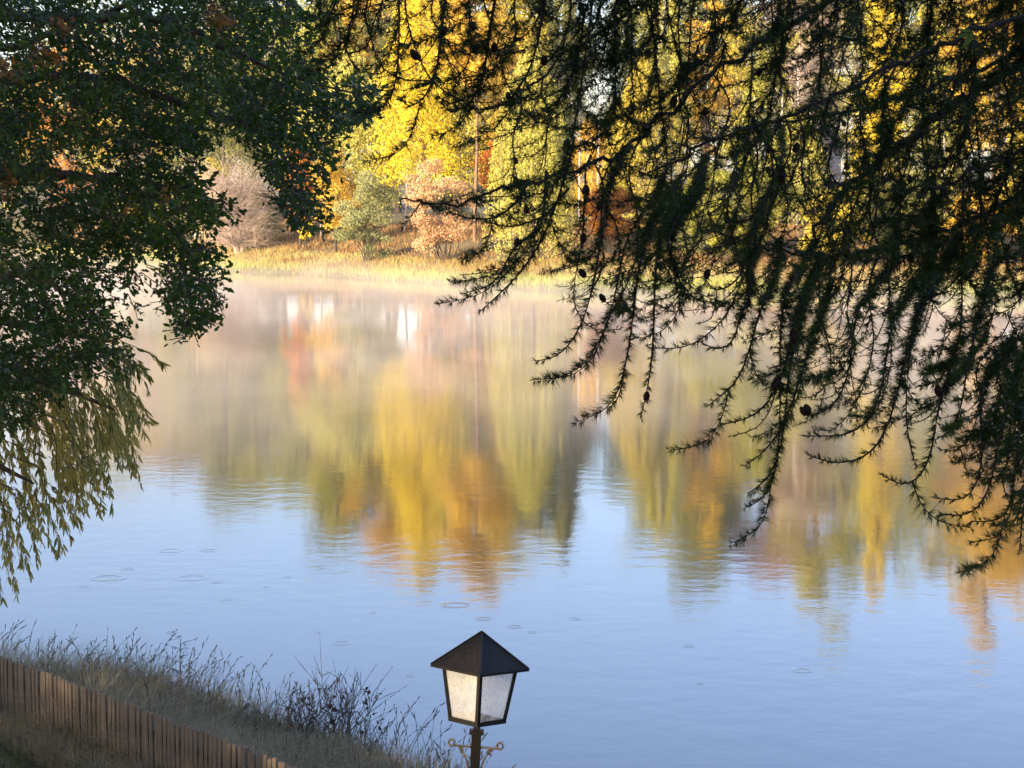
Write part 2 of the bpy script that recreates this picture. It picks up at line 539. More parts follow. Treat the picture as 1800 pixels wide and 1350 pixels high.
        for kx in range(7):
            a = rng.uniform(0, 2 * PI)
            e = np.array([math.cos(a) * r * .35 + lean * h * .7, math.sin(a) * r * .35, h * .62])
            b0 = np.array([rng.uniform(-.4, .4) * (1 if kx else 0), rng.uniform(-.3, .3), 0])
            p = limb_pts(b0, e, rng, 0, 6)
            T.tube(p, np.linspace(tr * (1 if kx < 2 else .6), tr * .2, 6), 5)
            stems.append(p)
        nt_ = 900
        for kx in range(nt_):
            p = stems[rng.integers(0, 7)]
            s_ = p[rng.integers(1, 6)] + rng.normal(size=3) * .1
            d = runit(rng, 1)[0] * np.array([1.25, 1.25, .9]); d[2] = abs(d[2]) * 1.0 - .12
            L = rng.uniform(.35, 1.0) * r * .95
            e = s_ + d * L
            mid = (s_ + e) / 2 + np.array([0, 0, .08 * L])
            T.tube([s_, mid, e], [.022, .016, .008], 3)
            for q_ in range(4):
                s2 = s_ + (e - s_) * rng.uniform(.4, 1)
                e2 = s2 + (d + rng.normal(size=3) * .6) * L * .38
                T.tube([s2, e2], [.012, .006], 3)
        m_ = n
        P = np.array([lean * h, 0, h * .62]) + runit(rng, m_) * (rng.uniform(0, 1, m_) ** .5)[:, None] * np.array([r, r, h * .4])
        C.scatter(FAR_V, FAR_F, P, runit(rng, m_), runit(rng, m_), leaf * rng.uniform(.6, 1.2, m_), rng.uniform(0, 1, m_))
        tt = T.obj('branches', M[bark], root)
    if style != 'bare':
        T.obj('trunk' if style != 'bush' else 'stems', M[bark], root, smooth=True)
    C.obj('crown', M[mat], root)
    return root


FT = [
    # px, D, ytop, ybot, width, style, colour, label, kwargs
    (420, 236, 262, 425, 150, 'bare', 'tan', 'grey leafless tree with a leaning pale trunk on the far bank, nearest the oak gap', dict(name='bare_tree', bark='grey_twig', n=700, leaf=.13, lean=-.10, trunk_r=.16)),
    (372, 246, 262, 420, 95, 'round', 'yellow', 'small yellow tree peeping out left of the grey leafless tree', dict(n=5000)),
    (330, 250, 150, 440, 120, 'round', 'olive', 'olive green tree half hidden by the hanging oak bough at left', dict(n=6000)),
    (395, 275, 40, 400, 150, 'weep', 'green', 'dull green drooping tree high behind the grey leafless tree', dict(n=9000)),
    (470, 243, 320, 425, 80, 'bush', 'olive', 'low olive bush right beside the grey leafless tree', dict(n=3500, name='bush', cat='bush')),
    (535, 262, -20, 380, 170, 'round', 'yellowgreen', 'tall yellow green tree behind the hanging oak leaves', dict(n=12000)),
    (528, 232, 225, 410, 70, 'round', 'orange', 'orange tree glimpsed through the oak leaves left of centre', dict(n=7000)),
    (590, 226, 265, 415, 110, 'round', 'gold', 'golden young tree between the oak leaves and the olive bush', dict(n=6000)),
    (538, 232, 378, 425, 40, 'bush', 'brightyellow', 'tiny bright yellow shrub at the foot of the trees left of centre', dict(n=1200, name='bush', cat='bush')),
    (650, 214, 290, 464, 125, 'bush', 'greygreen', 'rounded grey green bush standing by the water left of centre', dict(n=10000, name='bush', cat='bush', leaf=.13)),
    (775, 206, 262, 462, 128, 'bush', 'pink', 'pinkish gold bush with sparse glittering leaves by the water', dict(n=6500, name='bush', cat='bush', leaf=.15)),
    (630, 238, 85, 395, 250, 'round', 'birch', 'broad yellow oak spreading over the grey green bush', dict(n=20000, leaf=.19)),
    (590, 255, -50, 300, 150, 'round', 'yellowgreen', 'tall yellow green tree rising behind the broad yellow oak', dict(n=11000)),
    (745, 226, -105, 265, 210, 'cone', 'brightyellow', 'tall brilliant yellow larch with plumed drooping branches', dict(n=20000, leaf=.17, name='yellow_larch', bark='pine_bark')),
    (834, 216, -125, 215, 150, 'round', 'gold', 'tall orange gold tree on a straight bare trunk at the centre', dict(n=14000, bark='pine_bark', trunk_r=.17)),
    (862, 240, 252, 335, 62, 'round', 'redorange', 'small red orange tree beside the straight bare trunk', dict(n=4000)),
    (800, 246, 215, 420, 120, 'round', 'olive', 'olive tree in the shade behind the pinkish gold bush', dict(n=7000)),
    (935, 197, 70, 470, 160, 'weep', 'birch', 'weeping yellow birch trailing almost to the water at the centre', dict(n=28000, leaf=.14, name='weeping_birch', bark='bark')),
    (990, 238, -65, 300, 78, 'weep', 'olive', 'slender dull green birch behind the central weeping birch', dict(n=9000, bark='birch_bark', name='birch_tree')),
    (1075, 204, 320, 480, 130, 'bush', 'orange', 'low orange bush right of the weeping birch', dict(n=8000, name='bush', cat='bush')),
    (1040, 232, 200, 420, 120, 'weep', 'gold', 'golden drooping tree behind the low orange bush', dict(n=9000, bark='birch_bark')),
    (1135, 217, 95, 420, 170, 'weep', 'yellow', 'yellow weeping birch seen through the larch twigs right of centre', dict(n=20000, leaf=.15, name='weeping_birch', bark='birch_bark')),
    (1165, 245, -45, 250, 85, 'weep', 'birch', 'narrow pale birch rising behind the yellow weeping birch', dict(n=9000, bark='birch_bark', name='birch_tree')),
    (1238, 236, -65, 300, 95, 'round', 'gold', 'narrow golden tree rising behind the willow bush', dict(n=9000)),
    (1290, 190, 235, 500, 200, 'bush', 'yellowgreen', 'large rounded yellow green willow bush by the water behind the larch', dict(n=20000, name='willow_bush', cat='bush', leaf=.14)),
    (1215, 196, 400, 505, 120, 'bush', 'greygreen', 'low grey green bush at the water left of the willow bush', dict(n=7000, name='bush', cat='bush', leaf=.13)),
    (1345, 232, 60, 380, 120, 'weep', 'yellowgreen', 'yellow green birch between the golden tree and the bare birch', dict(n=11000, bark='birch_bark', name='birch_tree')),
    (1425, 240, -150, 330, 150, 'bare', 'pink', 'tall thin birch nearly bare with pinkish leaves behind the larch', dict(n=2600, bark='grey_twig', name='bare_tree', leaf=.15, trunk_r=.2)),
    (1400, 212, 190, 450, 130, 'weep', 'birch', 'pale weeping birch low in front of the nearly bare birch', dict(n=12000, bark='birch_bark', name='weeping_birch')),
    (1545, 224, -130, 400, 140, 'cone', 'brightyellow', 'narrow brilliant yellow larch at the right behind the branches', dict(n=17000, name='yellow_larch', bark='pine_bark')),
    (1470, 184, 320, 510, 150, 'bush', 'yellow', 'rounded yellow bush at the water right of the willow bush', dict(n=11000, name='bush', cat='bush')),
    (1600, 186, 290, 510, 190, 'bush', 'olive', 'broad olive bush by the water at the right', dict(n=14000, name='bush', cat='bush', leaf=.14)),
    (1640, 240, 60, 400, 130, 'weep', 'yellowgreen', 'yellow green drooping tree left of the large orange tree', dict(n=11000)),
    (1740, 226, -185, 330, 190, 'round', 'gold', 'large orange gold tree near the right edge', dict(n=20000, leaf=.19)),
    (1720, 184, 310, 510, 150, 'bush', 'gold', 'golden bush by the water under the large orange gold tree', dict(n=10000, name='bush', cat='bush')),
    (1815, 196, 180, 500, 150, 'weep', 'yellow', 'yellow weeping birch at the right edge', dict(n=14000, name='weeping_birch', bark='birch_bark')),
    (1870, 230, -120, 300, 170, 'round', 'orange', 'orange tree just beyond the right edge', dict(n=12000)),
    (1960, 200, 100, 480, 190, 'round', 'yellowgreen', 'yellow green tree far right outside the picture', dict(n=10000)),
    (2080, 210, -60, 420, 200, 'round', 'gold', 'golden tree far right outside the picture', dict(n=10000)),
    (240, 285, 20, 420, 200, 'round', 'yellow', 'yellow tree hidden behind the oak crown at left', dict(n=11000)),
    (120, 300, 20, 420, 190, 'round', 'orange', 'orange tree hidden behind the oak crown at far left', dict(n=9000)),
    (0, 305, 70, 420, 200, 'round', 'yellowgreen', 'yellow green tree at the left edge of the far shore', dict(n=9000)),
    (-120, 320, 80, 420, 200, 'round', 'gold', 'golden tree outside the picture at far left', dict(n=8000)),
    (300, 268, 300, 445, 130, 'bush', 'yellowgreen', 'low yellow green bush seen below the oak bough at left', dict(n=6000, name='bush', cat='bush')),
    (680, 272, -50, 330, 130, 'round', 'olive', 'olive tree far behind between the yellow oak and yellow larch', dict(n=8000)),
    (900, 275, 40, 330, 120, 'round', 'gold', 'golden tree far behind the weeping birch', dict(n=8000)),
    (1090, 285, 140, 340, 130, 'round', 'olive', 'low olive tree far behind below the gap of sky', dict(n=7000)),
    (1290, 280, 20, 330, 130, 'round', 'yellow', 'yellow tree far behind the willow bush', dict(n=8000)),
    (1500, 285, 40, 330, 130, 'round', 'olive', 'olive tree far behind the narrow yellow larch', dict(n=8000)),
    (450, 300, 20, 360, 150, 'round', 'olive', 'olive tree far behind the grey leafless tree', dict(n=7000)),
]
RISE = []
for (px, D, yt, w_, c_, lab) in (
    (20, 330, 150, 240, 'olive', 'olive tree on the rise far behind, leftmost of its row'), (170, 325, 0, 220, 'yellowgreen', 'yellow green tree on the rise behind the oak crown'),
    (300, 320, 10, 200, 'tan', 'brownish tree on the rise behind the hanging oak bough'), (400, 310, 0, 180, 'olive', 'tall olive tree on the rise left of the grey leafless tree top'),
    (500, 300, -10, 190, 'yellowgreen', 'tall yellow green tree on the rise behind the orange red tree'), (600, 300, -60, 180, 'olive', 'tall olive tree on the rise behind the broad yellow oak'),
    (700, 295, -80, 170, 'gold', 'tall golden tree on the rise behind the plumed yellow larch'), (790, 300, -70, 160, 'yellowgreen', 'tall yellow green tree on the rise between the larch and the bare trunk'),
    (870, 290, -100, 160, 'yellow', 'tall yellow tree on the rise right of the bare trunk'), (950, 300, -60, 140, 'birch', 'pale tree on the rise behind the weeping birch top'),
    (1150, 300, -60, 150, 'yellowgreen', 'yellow green tree on the rise right of the gap of sky'), (1230, 295, -90, 150, 'olive', 'olive tree on the rise behind the narrow golden tree'),
    (1370, 300, -150, 150, 'tan', 'brownish tree on the rise behind the nearly bare birch'), (1450, 295, -170, 150, 'birch', 'pale tree on the rise right of the nearly bare birch'),
    (1580, 300, -110, 160, 'yellowgreen', 'yellow green tree on the rise right of the narrow larch'), (1680, 295, -120, 170, 'yellow', 'yellow tree on the rise left of the large orange gold tree'),
    (1800, 300, -150, 170, 'gold', 'golden tree on the rise near the right edge')):
    RISE.append((px, D, yt - (25 if px < 650 else 75), w_ * 1.5, c_, lab))
for i, (px, D, yt, yb, wp, st, mt, lab, kw) in enumerate(FT):
    kw = dict(kw)
    kw.setdefault('group', 'trees on the far shore' if kw.get('cat') != 'bush' else 'bushes along the far shore')
    make_tree(px, D, yt, yb, wp, st, mt, lab, seed=i + 1, **kw)

protos = {}
for (px, D, yt, w_, c_, lab) in RISE:
    if c_ not in protos:
        protos[c_] = (make_tree(px, D, yt, 345, w_, 'round', c_, lab, seed=200 + len(protos), n=17000, leaf=.30, group='trees on the rise behind'), px, D, yt, w_)
        continue
    o, px0, D0, yt0, w0 = protos[c_]
    X = (px - 900) / F * D
    c = o.copy(); col.objects.link(c)
    c.location = (X, D, tz(X, D) - .05)
    h0 = 8 + (337 - yt0) / F * D0 - tz((px0 - 900) / F * D0, D0); h1 = 8 + (337 - yt) / F * D - tz(X, D)
    c.scale = (w_ / w0, w_ / w0, h1 / h0); c.rotation_euler = (0, 0, px * .37); c['label'] = lab
    for ch in list(o.children):
        d = ch.copy(); col.objects.link(d); d.parent = c

# slim trunks of the wood behind
rr = random.Random(12)
proto = None
NEAR = ['left of the pinkish gold bush', 'just right of the pinkish gold bush middle', 'left of the grey green bush', 'right of the straight bare trunk', 'behind the left side of the weeping birch', 'behind the low orange bush left side', 'above the low orange bush', 'left of the yellow weeping birch trunk', 'left of the low grey green bush', 'behind the willow bush left side', 'right of the willow bush top', 'left of the pale weeping birch', 'in front of the tall pale house', 'left of the narrow brilliant larch', 'right of the narrow brilliant larch', 'behind the broad olive bush', 'behind the golden bush at right', 'beside the weeping birch at the right edge', 'above the grey green bush', 'behind the oak bough left of the grey leafless tree']
for i, (px, D, top) in enumerate([(712, 232, 180), (735, 250, 200), (565, 240, 260), (880, 236, 230), (905, 250, 150), (1018, 226, 190), (1052, 224, 160), (1110, 240, 200), (1190, 230, 160),
                                  (1260, 226, 190), (1330, 224, 170), (1372, 226, 150), (1402, 222, 120), (1505, 232, 160), (1580, 228, 150), (1660, 224, 170), (1700, 236, 160), (1785, 226, 190), (615, 250, 240), (345, 265, 250)]):
    X = (px - 900) / F * D
    h = (337 - top) / F * D + 8 - tz(X, D)
    if proto is None:
        proto = Acc()
        proto.tube([(0, 0, 0), (.12, 0, 3), (.05, .05, 6), (.2, 0, 10)], [.13, .11, .09, .05], 7)
        for q in range(14):
            a = rr.uniform(0, 6.28); z = rr.uniform(3.5, 9.8)
            proto.tube([(.1, 0, z), (.1 + .8 * math.cos(a), .8 * math.sin(a), z + .5), (.1 + 1.5 * math.cos(a), 1.5 * math.sin(a), z + .6)], [.03, .02, .008], 4)
        proto = proto.mesh('slim_trunk', M['birch_bark'], True)
    o = link('slim_tree', proto)
    o.location = (X, D, tz(X, D) - .1); o.scale = (1, 1, h / 10); o.rotation_euler = (0, rr.uniform(-.04, .04), rr.uniform(0, 6))
    side = 'left of' if px < 835 else 'right of'
    o['label'] = 'slender pale trunk ' + NEAR[i]
    o['category'] = 'tree'; o['group'] = 'slender trunks in the far wood'

# pale house and dark shed glimpsed between the trees
M['pale_wall'] = rough_mat('pale_wall', [(.22, .24, .28), (.28, .30, .34)], 3, bump=.1)
M['dark_roof'] = rough_mat('dark_roof', [(.045, .05, .05), (.09, .095, .09)], 4, bump=.3)
M['window_glass'] = rough_mat('window_glass', [(.03, .035, .04), (.05, .06, .07)], 1, rough=.1, bump=0, spec=.8)
M['white_frame'] = rough_mat('white_frame', [(.6, .6, .58), (.72, .72, .7)], 5, bump=0)


def house(px, D, w_, h_, d_, label, rot=0.0, wall='pale_wall'):
    X = (px - 900) / F * D
    z = tz(X, D) - .3
    rt = thing('house', label, 'house', (X, D, z), 'houses behind the far shore', rot)
    a = Acc(); a.box((0, 0, h_ / 2), (w_, d_, h_)); 
    a.add([[-w_ / 2, -d_ / 2, h_], [-w_ / 2, d_ / 2, h_], [-w_ / 2, 0, h_ + d_ * .38], [w_ / 2, -d_ / 2, h_], [w_ / 2, d_ / 2, h_], [w_ / 2, 0, h_ + d_ * .38]], [[0, 2, 1], [3, 4, 5]])
    a.obj('wall', M[wall], rt)
    a = Acc()
    for s in (-1, 1):
        sl = math.atan(.38 * 2)
        a.box((0, s * d_ * .27, h_ + d_ * .19 - .02), (w_ + .8, d_ * .54 / math.cos(sl) + .3, .18), Matrix.Rotation(-s * sl, 4, 'X'))
    rf = a.obj('roof', M['dark_roof'], rt)
    c = Acc(); c.box((w_ * .25, 0, h_ + d_ * .4), (.7, .7, 1.6)); c.obj('chimney', M['pale_wall'], rf)
    nw = max(2, int(w_ / 2.6)) if wall == 'pale_wall' else 0
    wm = None
    for fl in range(max(1, int(h_ / 2.8))):
        for q in range(nw):
            if wm is None:
                a = Acc(); a.box((0, 0, 0), (1.0, .06, 1.3)); wm = a.mesh('pane', M['window_glass'])
                a = Acc()
                for (cx, cz, sx, sz) in ((-.56, 0, .12, 1.54), (.56, 0, .12, 1.54), (0, .71, 1.0, .12), (0, -.71, 1.0, .12)):
                    a.box((cx, 0, cz), (sx, .14, sz))
                fm = a.mesh('window_frame', M['white_frame'])
            wo = link('window', fm, rt); wo.location = (-w_ / 2 + (q + .5) * w_ / nw, -d_ / 2 - .03, 1.6 + fl * 2.8)
            link('pane', wm, wo)
    return rt


house(925, 292, 14, 5.6, 9, 'long house with a dark roof behind the straight bare trunk', -.1, 'dark_roof')
house(1412, 270, 7, 8.0, 7, 'tall pale house glimpsed through the larch behind the birches', .15)

# ------------------------------------------------------------------ grasses of the far bank
def blades(n, xs, ys, h, wd, mat, name, seed, kind='stuff', parent=None, dens=None, lean=.35, hmod=None):
    rng = np.random.default_rng(seed)
    x = xs(rng, n); y = ys(rng, n, x)
    z = terrain(x, y)
    ok = z > -.12
    if dens is not None: ok &= rng.uniform(0, 1, n) < dens(x, y)
    x, y, z = x[ok], y[ok], z[ok]; n = len(x)
    hh = h * rng.uniform(.45, 1.25, n)
    if hmod is not None: hh *= hmod(x, y)
    a = rng.uniform(0, 2 * PI, n)
    l = rng.uniform(0, lean, n) * hh
    dx, dy = np.cos(a) * l, np.sin(a) * l
    b_ = rng.uniform(0, 2 * PI, n)
    wx, wy = np.cos(b_) * wd / 2, np.sin(b_) * wd / 2
    V = np.stack([np.stack([x - wx, y - wy, z - .03], 1), np.stack([x + wx, y + wy, z - .03], 1),
                  np.stack([x + dx * .4 + wx * .7, y + dy * .4 + wy * .7, z + hh * .6], 1), np.stack([x + dx * .4 - wx * .7, y + dy * .4 - wy * .7, z + hh * .6], 1),
                  np.stack([x + dx * 1.3, y + dy * 1.3, z + hh * (1 - .2 * l / (hh + 1e-6))], 1)], 1)
    k = np.arange(n)[:, None] * 5
    A = Acc()
    tint = np.clip(vnoise(x * .28, y * .28, seed) * .75 + vnoise(x * 1.7, y * 1.7, seed + 1) * .25 + rng.uniform(-.1, .3, n) - .1, 0, 1)
    A.v.append(V.reshape(-1, 3)); A.tv.append(np.repeat(tint, 5)); A.n = n * 5
    A.q.append(k + np.array([[0, 1, 2, 3]])); A.mq.append(np.zeros(n)); A.t.append(k + np.array([[3, 2, 4]])); A.mt.append(np.zeros(n))
    o = A.obj(name, M[mat], parent, kind=kind)
    return o


def shore(x): return np.interp(x, FX, FY)
def ux(a, b): return lambda r, n: r.uniform(a, b, n)


for (nm, n_, lo, hi, h_, mt_, sd, lab, dn) in (
    ('reeds', 34000, -1.0, 5.0, .6, 'reed', 21, 'bright green reeds along the far waterline', lambda x, y: np.clip((vnoise(x * .12, y * 0, 9) - .35) * 5, .12, 1)),
    ('dry_grass', 60000, .8, 15, .5, 'dry_grass', 22, 'ochre grass on the far bank behind the reeds', None),
    ('bracken', 52000, 4, 48, .6, 'rust_grass', 23, 'rusty brown bracken under the far trees', lambda x, y: np.clip((vnoise(x * .15, y * .15, 8) - .1) * 4, .1, 1)),
):
    o = blades(n_, ux(-62, 62), lambda r, n, x, lo=lo, hi=hi: shore(x) + r.uniform(lo, hi, n), h_, .036 if nm != 'bracken' else .08, mt_, nm, sd, dens=dn,
               lean=.5 if nm != 'bracken' else 1.0)
    o['label'] = lab; o['category'] = 'grass'

# ------------------------------------------------------------------ mist on the lake
m = bpy.data.materials.new('mist'); m.use_nodes = True; nt = m.node_tree
nt.nodes.remove(nt.nodes['Principled BSDF'])
pv = nt.nodes.new('ShaderNodeVolumePrincipled')
pv.inputs['Color'].default_value = (.82, .75, .69, 1)
pv.inputs['Anisotropy'].default_value = 0.0
tc = nt.nodes.new('ShaderNodeTexCoord'); sx = nt.nodes.new('ShaderNodeSeparateXYZ'); nt.links.new(tc.outputs['Object'], sx.inputs[0])
n1 = noise(nt, .085, 5, .62, vec=tc.outputs['Object'], stretch=(1, .45, 3.0))
r1 = nt.nodes.new('ShaderNodeMapRange'); r1.inputs[1].default_value = .43; r1.inputs[2].default_value = .60; r1.inputs[3].default_value = .15; r1.inputs[4].default_value = 1.9
nt.links.new(n1, r1.inputs[0])
rz = nt.nodes.new('ShaderNodeMapRange'); rz.inputs[1].default_value = 0.0; rz.inputs[2].default_value = 2.2; rz.inputs[3].default_value = 1.0; rz.inputs[4].default_value = 0.0
nt.links.new(sx.outputs[2], rz.inputs[0])
ry = nt.nodes.new('ShaderNodeMapRange'); ry.inputs[1].default_value = 42; ry.inputs[2].default_value = 78; ry.inputs[3].default_value = 0; ry.inputs[4].default_value = 1
nt.links.new(sx.outputs[1], ry.inputs[0])


def mul(a, b_):
    q = nt.nodes.new('ShaderNodeMath'); q.operation = 'MULTIPLY'
    nt.links.new(a, q.inputs[0])
    if isinstance(b_, float): q.inputs[1].default_value = b_
    else: nt.links.new(b_, q.inputs[1])
    return q.outputs[0]


d_ = mul(mul(mul(r1.outputs[0], rz.outputs[0]), ry.outputs[0]), .0175)
nt.links.new(d_, pv.inputs['Density'])
nt.links.new(pv.outputs[0], nt.nodes['Material Output'].inputs['Volume'])
a = Acc(); a.box((0, 150, 1.12), (190, 220, 2.2))
mist = a.obj('mist', m, kind='stuff')
mist['label'] = 'low mist lying over the far half of the lake'; mist['category'] = 'mist'

# ------------------------------------------------------------------ near bank: picket fence
M['fence'] = rough_mat('fence_wood', [(.12, .088, .055), (.185, .14, .088), (.26, .20, .13)], 3.5, stretch=(6, 6, .7), bump=.4, rough=.8)
fa = Vector((-7.9, 31.3, 0)); fb = Vector((-1.9, 23.3, 0))
fd = (fb - fa); FL = fd.length; fd.normalize()
fn = Vector((-fd.y, fd.x, 0))          # away from the camera side
ang = math.atan2(fd.y, fd.x)
fence = thing('picket_fence', 'brown wooden picket fence with rounded tops running down the grassy bank', 'fence', (fa.x, fa.y, 0.0), None, ang)
pk = Acc()
prof = [(-.045, 0), (.045, 0), (.045, .91), (.041, .932), (.028, .952), (0, .962), (-.028, .952), (-.041, .932), (-.045, .91)]
th = .014
vv = [(x, -th, z) for x, z in prof] + [(x, th, z) for x, z in prof]
np_ = len(prof)
fq = [[i, (i + 1) % np_, (i + 1) % np_ + np_, i + np_] for i in range(np_)]
pk.add(vv, [[0, i, i + 1][::1] for i in range(1, np_ - 1)] + [[np_, np_ + i + 1, np_ + i] for i in range(1, np_ - 1)], fq)
pkm = pk.mesh('picket', M['fence'])
rr = random.Random(5)
pitch = .114
npk = int(FL / pitch)


def fence_z(s):
    p = fa + fd * s
    sm = 0
    for q in (-1.2, -.4, .4, 1.2):
        pp = fa + fd * (s + q)
        sm += float(np.interp(np.interp(pp.x, NX, NY) - pp.y, [0, .8, 2.5, 6, 22], [0, .42, .58, .70, 3.5]))
    return sm / 4


for k in range(npk):
    s = k * pitch
    o = link('picket', pkm, fence)
    o.location = (s, .028 + rr.uniform(-.003, .003), fence_z(s) - .05 + rr.uniform(-.015, .015))
    o.rotation_euler = (rr.uniform(-.02, .02), rr.uniform(-.02, .02), rr.uniform(-.05, .05))
    o.scale = (rr.uniform(.84, .96), 1, rr.uniform(.985, 1.02))
for zz in (.18, .64):
    a = Acc()
    seg = 14
    P = [(FL * q / seg, .062, fence_z(FL * q / seg) + zz) for q in range(seg + 1)]
    for q in range(seg):
        p0, p1 = Vector(P[q]), Vector(P[q + 1])
        dd = p1 - p0
        a.box((p0 + p1) / 2, (dd.length + .004, .035, .075), Matrix.Rotation(-math.atan2(dd.z, dd.x), 4, 'Y'))
    a.obj('rail', M['fence'], fence)
for q in range(6):
    s = 0.4 + q * 1.85
    a = Acc(); a.box((s, .13, fence_z(s) + .38), (.09, .09, .95)); a.obj('post', M['fence'], fence)

# near grasses
def nsh(x): return np.interp(x, NX, NY)
def fence_line(x): return 31.3 + (x + 7.9) * (23.3 - 31.3) / 6.0


beyond = lambda x, y: (y > fence_line(x) + .25).astype(float)
inner = lambda x, y: ((y < fence_line(x) - .15)).astype(float)


def mass(x, y):
    return .55 + .75 * vnoise(x * .9, y * .9, 31)


o = blades(60000, ux(-11, 1.0), lambda r, n, x: nsh(x) - r.uniform(-.25, 6.5, n), .66, .011, 'near_grass', 'bank_grass', 31, dens=beyond, lean=1.2, hmod=lambda x, y: mass(x, y) * np.interp(x, [-9, -6, -3], [1.75, 1.4, .9]))
o['label'] = 'tall faded grass between the picket fence and the water'; o['category'] = 'grass'
o = blades(26000, ux(-11, 0.5), lambda r, n, x: fence_line(x) - r.uniform(.1, 6, n), .16, .012, 'lawn', 'lawn_grass', 32, dens=inner, lean=1.2)
o['label'] = 'short green lawn grass in front of the picket fence'; o['category'] = 'grass'
o = blades(14000, ux(-11, 0.5), lambda r, n, x: fence_line(x) - r.uniform(.05, 1.3, n), .42, .010, 'near_grass', 'fence_foot_grass', 33, dens=inner, lean=1.6, hmod=mass)
o['label'] = 'uncut brown grass along the foot of the fence'; o['category'] = 'grass'

# tall stalks with seed heads
rng = np.random.default_rng(8)
A = Acc()
TRI = np.array([[-.5, 0, 0], [.5, 0, 0], [0, 1, 0]])
def stalk(x, y, h, lean_, az, heads=True):
    z = tz(x, y)
    dx, dy = math.cos(az) * lean_ * h, math.sin(az) * lean_ * h
    p = np.array([[x, y, z], [x + dx * .25, y + dy * .25, z + h * .5], [x + dx * .6, y + dy * .6, z + h * .82], [x + dx, y + dy, z + h]])
    A.tube(p, [.0045, .004, .003, .002], 3, tint=rng.uniform(0, 1))
    if heads:
        for q in range(rng.integers(2, 5)):
            t = 1 - q * rng.uniform(.06, .09)
            c = np.array([np.interp(t, [0, .5, .82, 1], p[:, k_]) for k_ in range(3)])
            d2 = (p[3] - p[2]); d2 /= np.linalg.norm(d2)
            d2 = d2 + rng.normal(size=3) * .25
            L = rng.uniform(.04, .12)
            A.tube([c, c + d2 * L * .5, c + d2 * L], [.002, .0075, .0015], 4, tint=rng.uniform(0, .5))
for k in range(480):
    x = rng.uniform(-9.2, -.3)
    t = rng.uniform(.0, 1) ** 1.6 * 3.5
    y = float(nsh(x)) - t
    if y < fence_line(x) + .3: continue
    stalk(x, y, rng.uniform(.5, 1.15), rng.uniform(.05, .6), rng.normal() * 1.3 + .2)
o = A.obj('seed_grass', M['stalk'], kind='stuff')
o['label'] = 'thin stalks with seed heads rising above the bank grass'; o['category'] = 'grass'

# twiggy plants on the bank
M['dead_leaf'] = leaf_mat('withered_leaf', [(.05, .03, .025), (.11, .06, .045), (.16, .09, .06)], .6, .2, .3)


def twig_plant(px, py, d, h, n, label, leaves, seed, name='twiggy_shrub', spread=.5):
    rng = np.random.default_rng(seed)
    b0 = at(px, py, d); x, y = b0.x, b0.y
    z = tz(x, y)
    rt = thing(name, label, 'plant', (x, y, z), 'plants on the near bank')
    S = Acc(); Lf = Acc()
    for k in range(n):
        az = rng.uniform(0, 2 * PI); ln = rng.uniform(.05, spread)
        hh = h * rng.uniform(.55, 1)
        e = np.array([math.cos(az) * ln * hh, math.sin(az) * ln * hh, hh])
        p = limb_pts(rng.normal(size=3) * np.array([.05, .05, 0]), e, rng, .02, 6)
        S.tube(p, np.linspace(.008, .003, 6), 4)
        for q in range(9):
            t = rng.uniform(.25, .95); c = np.array([np.interp(t, np.linspace(0, 1, 6), p[:, j_]) for j_ in range(3)])
            dd = (e / np.linalg.norm(e) + rng.normal(size=3) * .55); dd[2] = abs(dd[2])
            L = hh * rng.uniform(.12, .34)
            S.tube([c, c + dd * L * .5 + np.array([0, 0, .01]), c + dd * L], [.004, .003, .002], 3)
            m_ = 10
            tt = rng.uniform(.3, 1, m_)
            Lf.scatter(LEAF_Q * np.array([1.0, 1, 1]), LEAF_F, c + dd * L * tt[:, None], dd + rng.normal(size=(m_, 3)) * .5, runit(rng, m_), .018 * rng.uniform(.5, 1.4, m_), rng.uniform(0, 1, m_), quads=True)
    for k in range(leaves):
        c = np.array([rng.normal() * .22 * h * spread * 1.6, rng.normal() * .2 * h * spread, rng.uniform(.2, .8) * h])
        Lf.scatter(LEAF_Q * np.array([1.3, 1, 2]), LEAF_F, c + rng.normal(size=(3, 3)) * .03, runit(rng, 3), runit(rng, 3), .07 * rng.uniform(.6, 1.3, 3), rng.uniform(0, 1, 3), quads=True)
    S.obj('stems', M['stalk'], rt); Lf.obj('leaves', M['dead_leaf'], rt)
    return rt


twig_plant(605, 1352, 29.5, 1.15, 17, 'bushy weed with dry upright twigs at the water edge left of the lantern', 22, 3, spread=.75)
twig_plant(535, 1340, 29.6, 1.0, 14, 'tangled leafless weed between the fence end and the bushy weed', 16, 4, spread=.6)
twig_plant(655, 1352, 29.3, .75, 7, 'thin leaning weed nearest to the lantern', 8, 6, spread=.9)
twig_plant(150, 1215, 33.5, .95, 9, 'dark headed dry weed in the tall grass at the left', 22, 5, spread=.3)

